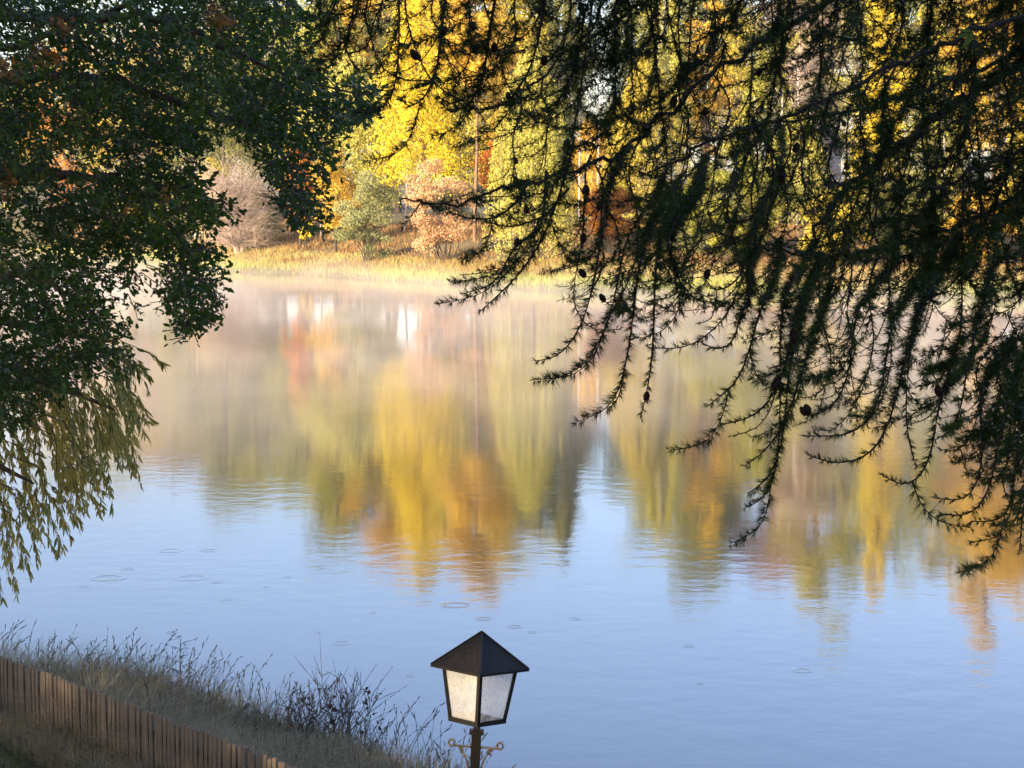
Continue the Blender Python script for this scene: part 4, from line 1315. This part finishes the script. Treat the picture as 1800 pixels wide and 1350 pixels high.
# ------------------------------------------------------------------ larch in the foreground
larch = thing('larch_tree', 'dark larch hanging its needled twigs and cones over the right half', 'tree', (3.6, 5.6, tz(3.6, 5.6)))
lo = np.array(larch.location)
rng = np.random.default_rng(34)
T = Acc(); T.tube([(0, 0, -.2), (.02, 0, 1.5), (0, .02, 3.5), (.03, 0, 6.0), (.05, 0, 10)], [.24, .21, .19, .16, .1], 12)
T.obj('trunk', M['larch_limb'], larch, smooth=True)
LIMBS = [
    ([(2900, -150, 5.6), (2100, 0, 5.4), (1800, 108, 5.3), (1700, 165, 5.25), (1620, 225, 5.2), (1560, 275, 5.15), (1480, 335, 5.1), (1440, 400, 5.05), (1400, 500, 5)], .019),
    ([(2900, -700, 5.6), (2000, -420, 5.2), (1500, -250, 4.9), (1100, -150, 4.7), (850, -110, 4.6), (650, -90, 4.5), (540, -60, 4.5)], .014),
    ([(2900, -500, 5.6), (2000, -200, 5.6), (1650, -80, 5.5), (1420, 20, 5.4), (1280, 110, 5.3), (1180, 190, 5.2), (1100, 265, 5.2), (1020, 300, 5.1), (930, 318, 5.0), (850, 345, 5.0), (760, 364, 5.0), (704, 350, 5.0)], .0085),
    ([(2900, -50, 5.6), (2200, 180, 5.9), (1900, 300, 5.8), (1720, 380, 5.7), (1600, 430, 5.6), (1480, 450, 5.5), (1350, 440, 5.4), (1250, 400, 5.4)], .010),
    ([(2900, 200, 5.6), (2200, 420, 5.5), (1900, 530, 5.3), (1780, 600, 5.2), (1700, 640, 5.1)], .010),
    ([(2900, -400, 5.6), (2300, -150, 5), (1900, 0, 4.7), (1700, 60, 4.5), (1550, 130, 4.4), (1420, 190, 4.3), (1250, 250, 4.3), (1150, 300, 4.3)], .008),
    ([(2900, -600, 5.6), (2100, -350, 6), (1500, -150, 5.9), (1200, -40, 5.8), (1050, 60, 5.7), (960, 130, 5.7), (880, 190, 5.6), (790, 195, 5.6)], .007),
    ([(2900, -300, 5.6), (2100, -60, 6.2), (1750, 110, 6.1), (1500, 200, 6), (1300, 220, 5.9), (1180, 330, 5.8)], .008),
    ([(2900, 0, 5.6), (2200, 100, 4.8), (1950, 200, 4.6), (1780, 270, 4.5), (1650, 330, 4.4), (1580, 420, 4.4)], .008),
]
limb_pts_all = []; LQ = []
for (L_, r0) in LIMBS:
    P = np.array([tuple(at(*p)) for p in L_]); P[0] = lo + np.array([0, 0, max(.5, P[0][2] - lo[2])])
    t = np.linspace(0, 1, len(P)); m_ = 60; tt = np.linspace(0, 1, m_)
    # smooth
    Q = np.stack([np.interp(tt, t, P[:, k]) for k in range(3)], 1)
    for _ in range(4): Q[1:-1] = (Q[:-2] + Q[1:-1] * 2 + Q[2:]) / 4
    Q[1:-1] += rng.normal(size=(m_ - 2, 3)) * .005
    A = Acc(); rad_ = np.linspace(r0, max(.0018, r0 * .12), m_) * rng.uniform(.9, 1.1, m_)
    A.tube(Q - lo, rad_, 7); LQ.append((A.obj('limb', M['larch_limb'], larch, smooth=True), Q))
    rel = Q - np.array(CAM); dep = rel @ f_
    qx = 900 + rel[:, 0] / dep * F; qy = 675 - (rel @ u_) / dep * F
    limb_pts_all.append((qx, qy, dep))

NTV = np.array([[-.5, 0, 0], [.5, 0, 0], [0, 1, 0]]); NTF = np.array([[0, 1, 2]])
NEED = []   # needle batches


CELL = 36
COV = np.zeros((80, 80))      # how much twig already hangs in each part of the crown


def cover(ctrl, add=True):
    c = np.array(ctrl, float); t = np.linspace(0, 1, len(c)); tt = np.linspace(0, 1, 26)
    x = np.interp(tt, t, c[:, 0]); y = np.interp(tt, t, c[:, 1])
    i = np.clip(((x + 100) / CELL).astype(int), 0, 79); j = np.clip(((y + 400) / CELL).astype(int), 0, 79)
    if add:
        np.add.at(COV, (i, j), np.hypot(np.gradient(x), np.gradient(y)))
    return COV[i, j].mean()


def px_curve(ctrl, m_=22):
    """a smooth run through pixel+depth control points"""
    c = np.array(ctrl, float); t = np.linspace(0, 1, len(c)); tt = np.linspace(0, 1, m_)
    q = np.stack([np.interp(tt, t, c[:, k]) for k in range(3)], 1)
    for _ in range(3): q[1:-1] = (q[:-2] + q[1:-1] * 2 + q[2:]) / 4
    return at_np(q[:, 0], q[:, 1], q[:, 2])


def needle_run(A_, P, dens, nlen, knob=None, t0=0.0):
    seg = np.linalg.norm(np.diff(P, axis=0), axis=1); s = np.concatenate([[0], np.cumsum(seg)])
    L = s[-1]
    step = .0050
    ns = max(2, int(L * (1 - t0) / step))
    ss = np.linspace(L * t0, L, ns) + rng.uniform(-.002, .002, ns)
    c = np.stack([np.interp(ss, s, P[:, k]) for k in range(3)], 1)
    dr = np.gradient(P, axis=0); dr = np.stack([np.interp(ss, s, dr[:, k]) for k in range(3)], 1); dr /= np.linalg.norm(dr, axis=1)[:, None] + 1e-9
    side_ = np.cross(dr, runit(rng, ns)); side_ /= np.linalg.norm(side_, axis=1)[:, None] + 1e-9
    k = dens
    cc = np.repeat(c + side_ * .002, k, 0)
    ax = np.repeat(side_ * 1.0 + dr * .75, k, 0) + rng.normal(size=(ns * k, 3)) * .42
    ln = nlen * rng.uniform(.55, 1.15, ns * k)
    # shorter to the very tip
    ln *= np.repeat(np.interp(ss / L, [0, .85, 1], [1, 1, .5]), k)
    sc3 = np.stack([np.full(ns * k, .0014), ln, ln], 1)
    A_.scatter(NTV, NTF, cc - lo, ax, runit(rng, ns * k), sc3, np.clip(rng.uniform(0, .7) + rng.uniform(-.2, .3, ns * k), 0, 1))
    if knob is not None:
        kk = slice(None, None, 4)
        pc = c[kk] + side_[kk] * .0018
        for q in range(len(pc)):
            knob.tube([pc[q] - lo - dr[kk][q] * .0018, pc[q] - lo + side_[kk][q] * .002, pc[q] - lo + dr[kk][q] * .0018], [.0006, .0022, .0006], 3)


def hanging(ctrl, bushy=1.0, sides=4, r0=.0028, name='hanging_branch', lim=None):
    P = px_curve(ctrl); cover(ctrl)
    TWg = Acc(); ND = Acc()
    TWg.tube(P - lo, np.linspace(r0, .0011, len(P)), 4)
    needle_run(ND, P, int(7 * bushy) + 1, .019 + .005 * bushy, TWg, .05)
    c = np.array(ctrl, float)
    Lpx = np.hypot(*(c[-1, :2] - c[0, :2]))
    for q in range(sides):
        t = rng.uniform(.05, .85)
        cc = [np.interp(t, np.linspace(0, 1, len(c)), c[:, k]) for k in range(3)]
        sg = -1 if rng.uniform() < .78 else 1
        L = rng.uniform(45, 150)
        a0 = rng.uniform(.25, .9)
        x, y, d = cc
        ctl = [(x, y, d), (x + sg * L * .16 * a0, y + L * .38, d + rng.uniform(-.05, .05)), (x + sg * L * .55 * a0, y + L * .72, d + rng.uniform(-.1, .1)),
               (x + sg * L * (1.0 * a0 + .25), y + L * rng.uniform(.74, .92), d + rng.uniform(-.15, .15))]
        if lim is not None and ctl[-1][1] > lim(ctl[-1][0]): continue
        Ps = px_curve(ctl, 12); cover(ctl)
        TWg.tube(Ps - lo, np.linspace(.0018, .0009, 12), 3)
        if rng.uniform() < .62 * min(1.2, bushy + .2):
            needle_run(ND, Ps, int(7 * bushy) + 1, .018 + .006 * bushy)
        else:
            needle_run(ND, Ps, 1, .009, TWg)
    o = TWg.obj(name, M['larch_twig'], larch)
    ND.obj('needles', M['needle'], o, kind='stuff')
    return P


# the hanging tips one can follow in the photograph
HERO = [
    [(1010, 240, 4.8), (985, 340, 4.75), (955, 420, 4.7), (915, 480, 4.7), (880, 515, 4.7), (842, 549, 4.7)],
    [(960, 300, 4.8), (955, 400, 4.7), (905, 430, 4.7), (870, 500, 4.7), (812, 517, 4.7)],
    [(1062, 380, 4.5), (1050, 470, 4.45), (1030, 560, 4.4), (1000, 610, 4.4), (975, 630, 4.4), (940, 635, 4.4)],
    [(1095, 430, 4.4), (1080, 540, 4.4), (1050, 610, 4.35), (1020, 650, 4.3), (972, 667, 4.3)],
    [(1120, 480, 4.4), (1110, 590, 4.4), (1095, 660, 4.4), (1090, 700, 4.4), (1066, 722, 4.4)],
    [(1150, 470, 4.4), (1150, 590, 4.35), (1142, 660, 4.3), (1135, 700, 4.3), (1125, 736, 4.3)],
    [(1170, 420, 4.5), (1185, 480, 4.5), (1205, 510, 4.5), (1240, 546, 4.5)],
    [(1175, 430, 4.5), (1190, 500, 4.5), (1200, 555, 4.5)],
    [(1330, 560, 4.4), (1315, 630, 4.4), (1290, 680, 4.4), (1260, 700, 4.4), (1242, 716, 4.4)],
    [(1390, 600, 4.3), (1370, 680, 4.3), (1340, 720, 4.3), (1310, 738, 4.3), (1270, 746, 4.3)],
    [(1370, 560, 4.3), (1372, 700, 4.3), (1370, 790, 4.3), (1360, 850, 4.3), (1340, 880, 4.3), (1310, 892, 4.3)],
    [(1385, 640, 4.3), (1380, 760, 4.3), (1360, 830, 4.3), (1330, 858, 4.3), (1314, 868, 4.3)],
    [(1400, 690, 4.3), (1380, 740, 4.3), (1350, 790, 4.3), (1308, 820, 4.3)],
    [(1500, 560, 4.2), (1495, 650, 4.2), (1475, 705, 4.2), (1440, 728, 4.2), (1418, 730, 4.2)],
    [(1560, 600, 4.2), (1550, 700, 4.2), (1520, 750, 4.2), (1480, 768, 4.2), (1412, 766, 4.2)],
    [(1580, 680, 4.2), (1560, 760, 4.2), (1530, 800, 4.2), (1490, 815, 4.2), (1450, 812, 4.2), (1417, 798, 4.2)],
    [(1650, 700, 4.3), (1640, 790, 4.3), (1620, 840, 4.3), (1585, 856, 4.3), (1548, 833, 4.3)],
    [(1600, 600, 4.3), (1590, 720, 4.3), (1600, 790, 4.3), (1612, 822, 4.3)],
    [(1720, 700, 4.3), (1730, 800, 4.3), (1715, 860, 4.3), (1690, 882, 4.3), (1642, 875, 4.3)],
    [(1760, 740, 4.3), (1745, 850, 4.3), (1720, 895, 4.3), (1690, 908, 4.3), (1652, 903, 4.3)],
    [(1790, 760, 4.2), (1780, 880, 4.2), (1765, 910, 4.2), (1735, 918, 4.2), (1706, 916, 4.2)],
    [(1810, 800, 4.2), (1800, 890, 4.2), (1795, 930, 4.2), (1792, 972, 4.2)],
    [(1700, 640, 4.3), (1690, 720, 4.3), (1670, 760, 4.3), (1640, 775, 4.3)],
    [(1300, 560, 4.5), (1290, 600, 4.5), (1265, 618, 4.5), (1228, 600, 4.5)],
    [(1310, 470, 4.5), (1290, 500, 4.5), (1255, 515, 4.5), (1240, 490, 4.5)],
    [(700, -60, 4.5), (702, 40, 4.5), (700, 120, 4.5), (690, 170, 4.5), (660, 200, 4.5), (620, 196, 4.5)],
    [(790, -60, 4.5), (775, 60, 4.5), (768, 130, 4.5), (745, 175, 4.5), (718, 190, 4.5), (702, 170, 4.5)],
    [(880, -60, 4.6), (860, 60, 4.6), (850, 140, 4.6), (825, 185, 4.6), (790, 200, 4.6), (775, 180, 4.6)],
    [(645, -80, 4.5), (632, 0, 4.5), (615, 60, 4.5), (585, 95, 4.5), (548, 108, 4.5)],
    [(600, -70, 4.5), (592, 0, 4.5), (575, 40, 4.5), (560, 80, 4.5)],
    [(960, -60, 4.6), (950, 60, 4.6), (930, 130, 4.6), (890, 185, 4.6), (850, 195, 4.6), (812, 185, 4.6)],
    [(930, 318, 5.0), (905, 360, 5.0), (870, 385, 5.0), (820, 385, 5.0), (770, 362, 5.0)],
    [(1000, 330, 4.9), (960, 380, 4.9), (900, 400, 4.9), (850, 390, 4.9)],
]
for (lobj, Q) in LQ:      # short shoots along the limbs break their outline
    ND = Acc(); TS = Acc()
    needle_run(ND, Q[14:], 5, .020)
    for q in range(46):
        i_ = rng.integers(14, len(Q))
        e_ = Q[i_] + np.array([rng.normal() * .05, rng.normal() * .04, rng.uniform(-.07, .035)])
        m_ = (Q[i_] + e_) / 2 + rng.normal(size=3) * .006
        Ps = np.array([Q[i_], m_, e_]); TS.tube(Ps - lo, [.0018, .0014, .0009], 3)
        if rng.uniform() < .7: needle_run(ND, Ps, 7, .020)
    TS.obj('side_twigs', M['larch_twig'], lobj, kind='stuff'); ND.obj('needles', M['needle'], lobj, kind='stuff')
for h_ in HERO:
    if h_[0][1] > 330:     # carry the twig on up into the crown
        x0, y0, d0 = h_[0]
        best = None
        for (qx, qy, dq) in limb_pts_all:
            for x1, y1, d1 in zip(qx, qy, dq):
                if y1 < y0 - 60:
                    sc__ = abs(x1 - x0 - 60) * 1.3 + abs(y0 - y1 - 150) * .6 + rng.uniform(0, 60)
                    if best is None or sc__ < best[0]: best = (sc__, x1, y1, d1)
        _, x1, y1, d1 = best
        h_[:0] = [(x1, y1, d1), (x1 * .75 + x0 * .25 + rng.uniform(-15, 25), y1 * .68 + y0 * .32, d1 * .6 + d0 * .4), (x0 * .75 + x1 * .25 + rng.uniform(-5, 15), y0 * .62 + y1 * .38, d0 * .8 + d1 * .2)]
    hanging(h_, 1.6, 2, .0032)


def env(x):
    return float(np.interp(x, [540, 600, 700, 800, 860, 940, 1000, 1060, 1130, 1180, 1230, 1290, 1340, 1400, 1500, 1600, 1700, 1800, 1900],
                           [60, 120, 185, 200, 380, 470, 600, 640, 700, 540, 470, 560, 720, 790, 770, 780, 850, 930, 950]))


weights = np.array([1.4, 2.4, 1.6, 1.6, 1.5, 1.6, 1.4, 1.4, 1.6]); weights /= weights.sum()
cnt = 0; tries = 0
ends = []
while cnt < 262 and tries < 60000:
    tries += 1
    k = rng.choice(len(LIMBS), p=weights)
    qx, qy, dq = limb_pts_all[k]
    i_ = rng.integers(0, len(qx))
    x, y, d = qx[i_], qy[i_], dq[i_]
    if x > 1900 or x < 555: continue
    # fewer over the open centre
    if rng.uniform() > np.interp(x, [540, 850, 1000, 1150, 1800], [.5, .45, .8, 1, 1]): continue
    e = env(x)
    room = e - y
    if room < 60: continue
    L = min(rng.uniform(110, 430), room * rng.uniform(.6, 1.0))
    if k == 1: L = min(L + rng.uniform(0, 200), room)
    wob = rng.uniform(-16, 16)
    sgn = -1 if rng.uniform() < .85 else 1
    drift = sgn * rng.uniform(-.16, .16) * L          # the whole arm leans and then sweeps up at its tip
    curl = sgn * rng.uniform(.22, .62) * min(L, 230)
    p1 = rng.uniform(-.14, .14) * L
    ctl = [(x, y, d), (x - sgn * p1 + wob * .4, y + L * .2, d - .02), (x + drift * .18 + wob, y + L * .45, d + rng.uniform(-.1, .1)), (x + drift * .5 - wob * .5, y + L * .68, d),
           (x + drift * .8 + curl * .12, y + L * .84, d), (x + drift + curl * .48, y + L * .97, d), (x + drift + curl, y + L * rng.uniform(.95, 1.0), d)]
    if ctl[-1][1] > env(ctl[-1][0]) - 25: continue
    if cover(ctl, False) > np.interp(x, [560, 850, 1000, 1300, 1800], [38, 42, 68, 104, 180]) * float(np.clip(.25 + 1.5 * vnoise(np.array([ctl[2][0] / 120]), np.array([ctl[2][1] / 140]), 6)[0], .3, 1.7)) + 40 * (y < 90): continue
    bushy = 1.0 if rng.uniform() < .6 else .35
    if x > 1500 or y < 120: bushy += .45
    hanging(ctl, bushy, int(3 + L / 60), .0024, lim=env)
    ends.append(ctl); cnt += 1

# cones
cm = Acc()
prof = [(0, 0), (.006, .002), (.0085, .008), (.0095, .014), (.0085, .020), (.006, .026), (.0025, .030), (0, .031)]
nseg = 9
v = []; q_ = []
for i, (r_, z_) in enumerate(prof):
    for j in range(nseg):
        k_ = 1 + (.16 if (i + j) % 2 else -.06)
        t = 2 * PI * (j + .5 * (i % 2)) / nseg
        v.append((r_ * k_ * math.cos(t), r_ * k_ * math.sin(t), z_))
for i in range(len(prof) - 1):
    for j in range(nseg): q_.append([i * nseg + j, i * nseg + (j + 1) % nseg, (i + 1) * nseg + (j + 1) % nseg, (i + 1) * nseg + j])
cm.add(v, None, q_); cmm = cm.mesh('cone', M['cone'])
CP = [(875, 330), (905, 435), (820, 58), (735, 107), (740, 103), (868, 88), (905, 290), (925, 388), (1010, 348), (915, 345), (1075, 318), (1060, 372), (1125, 700), (1480, 225), (1530, 230), (1548, 232), (1378, 268), (1232, 204),
      (1490, 415), (1480, 455), (1043, 540), (1375, 685), (1382, 695), (1417, 715), (1416, 732), (1370, 590), (985, 262), (1025, 420), (955, 115), (1795, 825), (1365, 318), (1350, 320), (1240, 480), (1090, 60), (1600, 330), (1700, 250), (1395, 600), (1010, 20),
      (1500, 300), (1160, 160), (1280, 400), (1640, 500), (1560, 560), (1745, 420), (1680, 700), (890, 160), (760, 60), (1330, 140), (1450, 60), (1020, 470)]
for (px, py) in CP:
    # sit on the nearest twig
    best = min(((abs(np.array(c_)[:, 0] - px) + abs(np.array(c_)[:, 1] - py)).min(), n_) for n_, c_ in enumerate(ends + HERO))
    c_ = np.array((ends + HERO)[best[1]], float)
    t = np.linspace(0, 1, len(c_)); tt = np.linspace(0, 1, 40)
    cq = np.stack([np.interp(tt, t, c_[:, k]) for k in range(3)], 1)
    j = np.argmin(np.abs(cq[:, 0] - px) + np.abs(cq[:, 1] - py))
    p = at_np(cq[j:j + 1, 0], cq[j:j + 1, 1], cq[j:j + 1, 2])[0]
    o = link('cone', cmm, larch); o.location = Vector(p - lo) + Vector((rng.uniform(-.006, .006), -.006, 0))
    o.rotation_euler = (rng.uniform(-.5, .5), rng.uniform(-.6, .6), rng.uniform(0, 6)); o.scale = [rng.uniform(.62, .92)] * 3

# a few broad pale green leaves caught among the larch twigs
gl = thing('maple_twig', 'small twig with three bright green pointed leaves among the larch branches at top right', 'twig', tuple(at(1712, 58, 3.9)))
M['pale_leaf'] = leaf_mat('pale_green_leaf', [(.10, .16, .03), (.14, .2, .04)], .5, .5, .4)
A = Acc(); A.add(WL * np.array([1.2, 1, 1]), WF, None, .5); lm_ = A.mesh('leaf', M['pale_leaf'])
for (rx, rz_, s) in ((.1, R(104), .032), (.2, R(143), .036), (.0, R(76), .028)):
    o = link('leaf', lm_, gl); o.rotation_euler = (R(90), -rz_ + R(0), 0); o.scale = (s, s, s)
A = Acc(); A.tube([(.05, .01, .03), (.02, 0, .01), (0, 0, 0)], [.0012, .001, .0008], 3); A.obj('stem', M['larch_twig'], gl)

# ------------------------------------------------------------------ unseen trees and house added on the slope behind to shade the near bank
src = None
hs = bpy.data.objects
cands = [o for o in col.objects if o.type == 'EMPTY' and o.get('label') in ('broad yellow oak spreading over the grey green bush', 'large orange gold tree near the right edge')]
rr = random.Random(3)
def copy_tree(o, loc, s, rz, label):
    c = o.copy(); col.objects.link(c); c.location = loc; c.scale = s; c.rotation_euler = (0, 0, rz)
    c['label'] = label; c['group'] = 'unseen shade trees added behind the viewer'
    for ch in list(o.children):
        d = ch.copy(); col.objects.link(d); d.parent = c
    return c
spots = [(-14, -12), (-22, -6), (-30, 0), (-38, 8), (-10, -22), (-19, -17), (-28, -11), (-37, -4), (-46, 4), (-4, -24), (-55, 14), (3, -26), (-44, 18), (-15, -30), (-26, -26), (-36, -18), (-50, -8)]
for k, (x, y) in enumerate(spots):
    s = rr.uniform(1.15, 1.4)
    copy_tree(cands[k % len(cands)], (x, y, tz(x, y) - .2), (s * .95, s * .95, s * .95), rr.uniform(0, 6), 'unseen tall dense tree added behind the viewer for shade')  # unseen trees, added to keep the sun off the foreground
M['unseen_house_plaster'] = rough_mat('unseen_house_plaster', [(.38, .33, .24), (.46, .40, .30)], 4, bump=.2)

hz = 5.8
hb = thing('house', 'unseen plastered house added behind the viewer to block sun and sky light', 'house', (2, -7.5, hz), 'unseen house added behind the viewer')  # unseen, added to cut sky light and sun on the foreground
hb['group'] = 'unseen house added behind the viewer'
a = Acc(); a.box((0, 0, 4.5), (22, 9, 9)); a.add([[-11, -4.5, 9], [-11, 4.5, 9], [-11, 0, 13], [11, -4.5, 9], [11, 4.5, 9], [11, 0, 13]], [[0, 2, 1], [3, 4, 5]]); a.obj('wall', M['unseen_house_plaster'], hb)  # wall of the unseen added house
a = Acc()
for s in (-1, 1):
    a.box((0, s * 2.4, 11.05), (23, 6.6, .2), Matrix.Rotation(-s * math.atan(4 / 4.5), 4, 'X'))
a.obj('roof', M['dark_roof'], hb)  # roof of the unseen added house
for fl in range(3):
    for q in range(7):
        w_ = Acc()
        for (cx, cz, sx, sz) in ((-.6, 0, .1, 1.5), (.6, 0, .1, 1.5), (0, .7, 1.1, .1), (0, -.7, 1.1, .1)): w_.box((cx, 0, cz), (sx, .12, sz))
        wo_ = w_.obj('window', M['white_frame'], hb); wo_.location = (-9.3 + q * 3.1, 4.54, 1.6 + fl * 2.9)  # window of the unseen added house
        p_ = Acc(); p_.box((0, 0, 0), (1.1, .05, 1.3)); p_.obj('pane', M['window_glass'], wo_)  # pane of the unseen added house


# ------------------------------------------------------------------ faint morning haze
hm = bpy.data.materials.new('haze'); hm.use_nodes = True; hn = hm.node_tree
hn.nodes.remove(hn.nodes['Principled BSDF'])
hv = hn.nodes.new('ShaderNodeVolumePrincipled')
hv.inputs['Color'].default_value = (.95, .93, .90, 1); hv.inputs['Density'].default_value = .00010
hn.links.new(hv.outputs[0], hn.nodes['Material Output'].inputs['Volume'])
a = Acc(); a.box((0, 100, 27), (700, 720, 60))
hzb = a.obj('haze', hm, kind='stuff'); hzb['label'] = 'faint sunlit morning haze over the lake and trees'; hzb['category'] = 'haze'
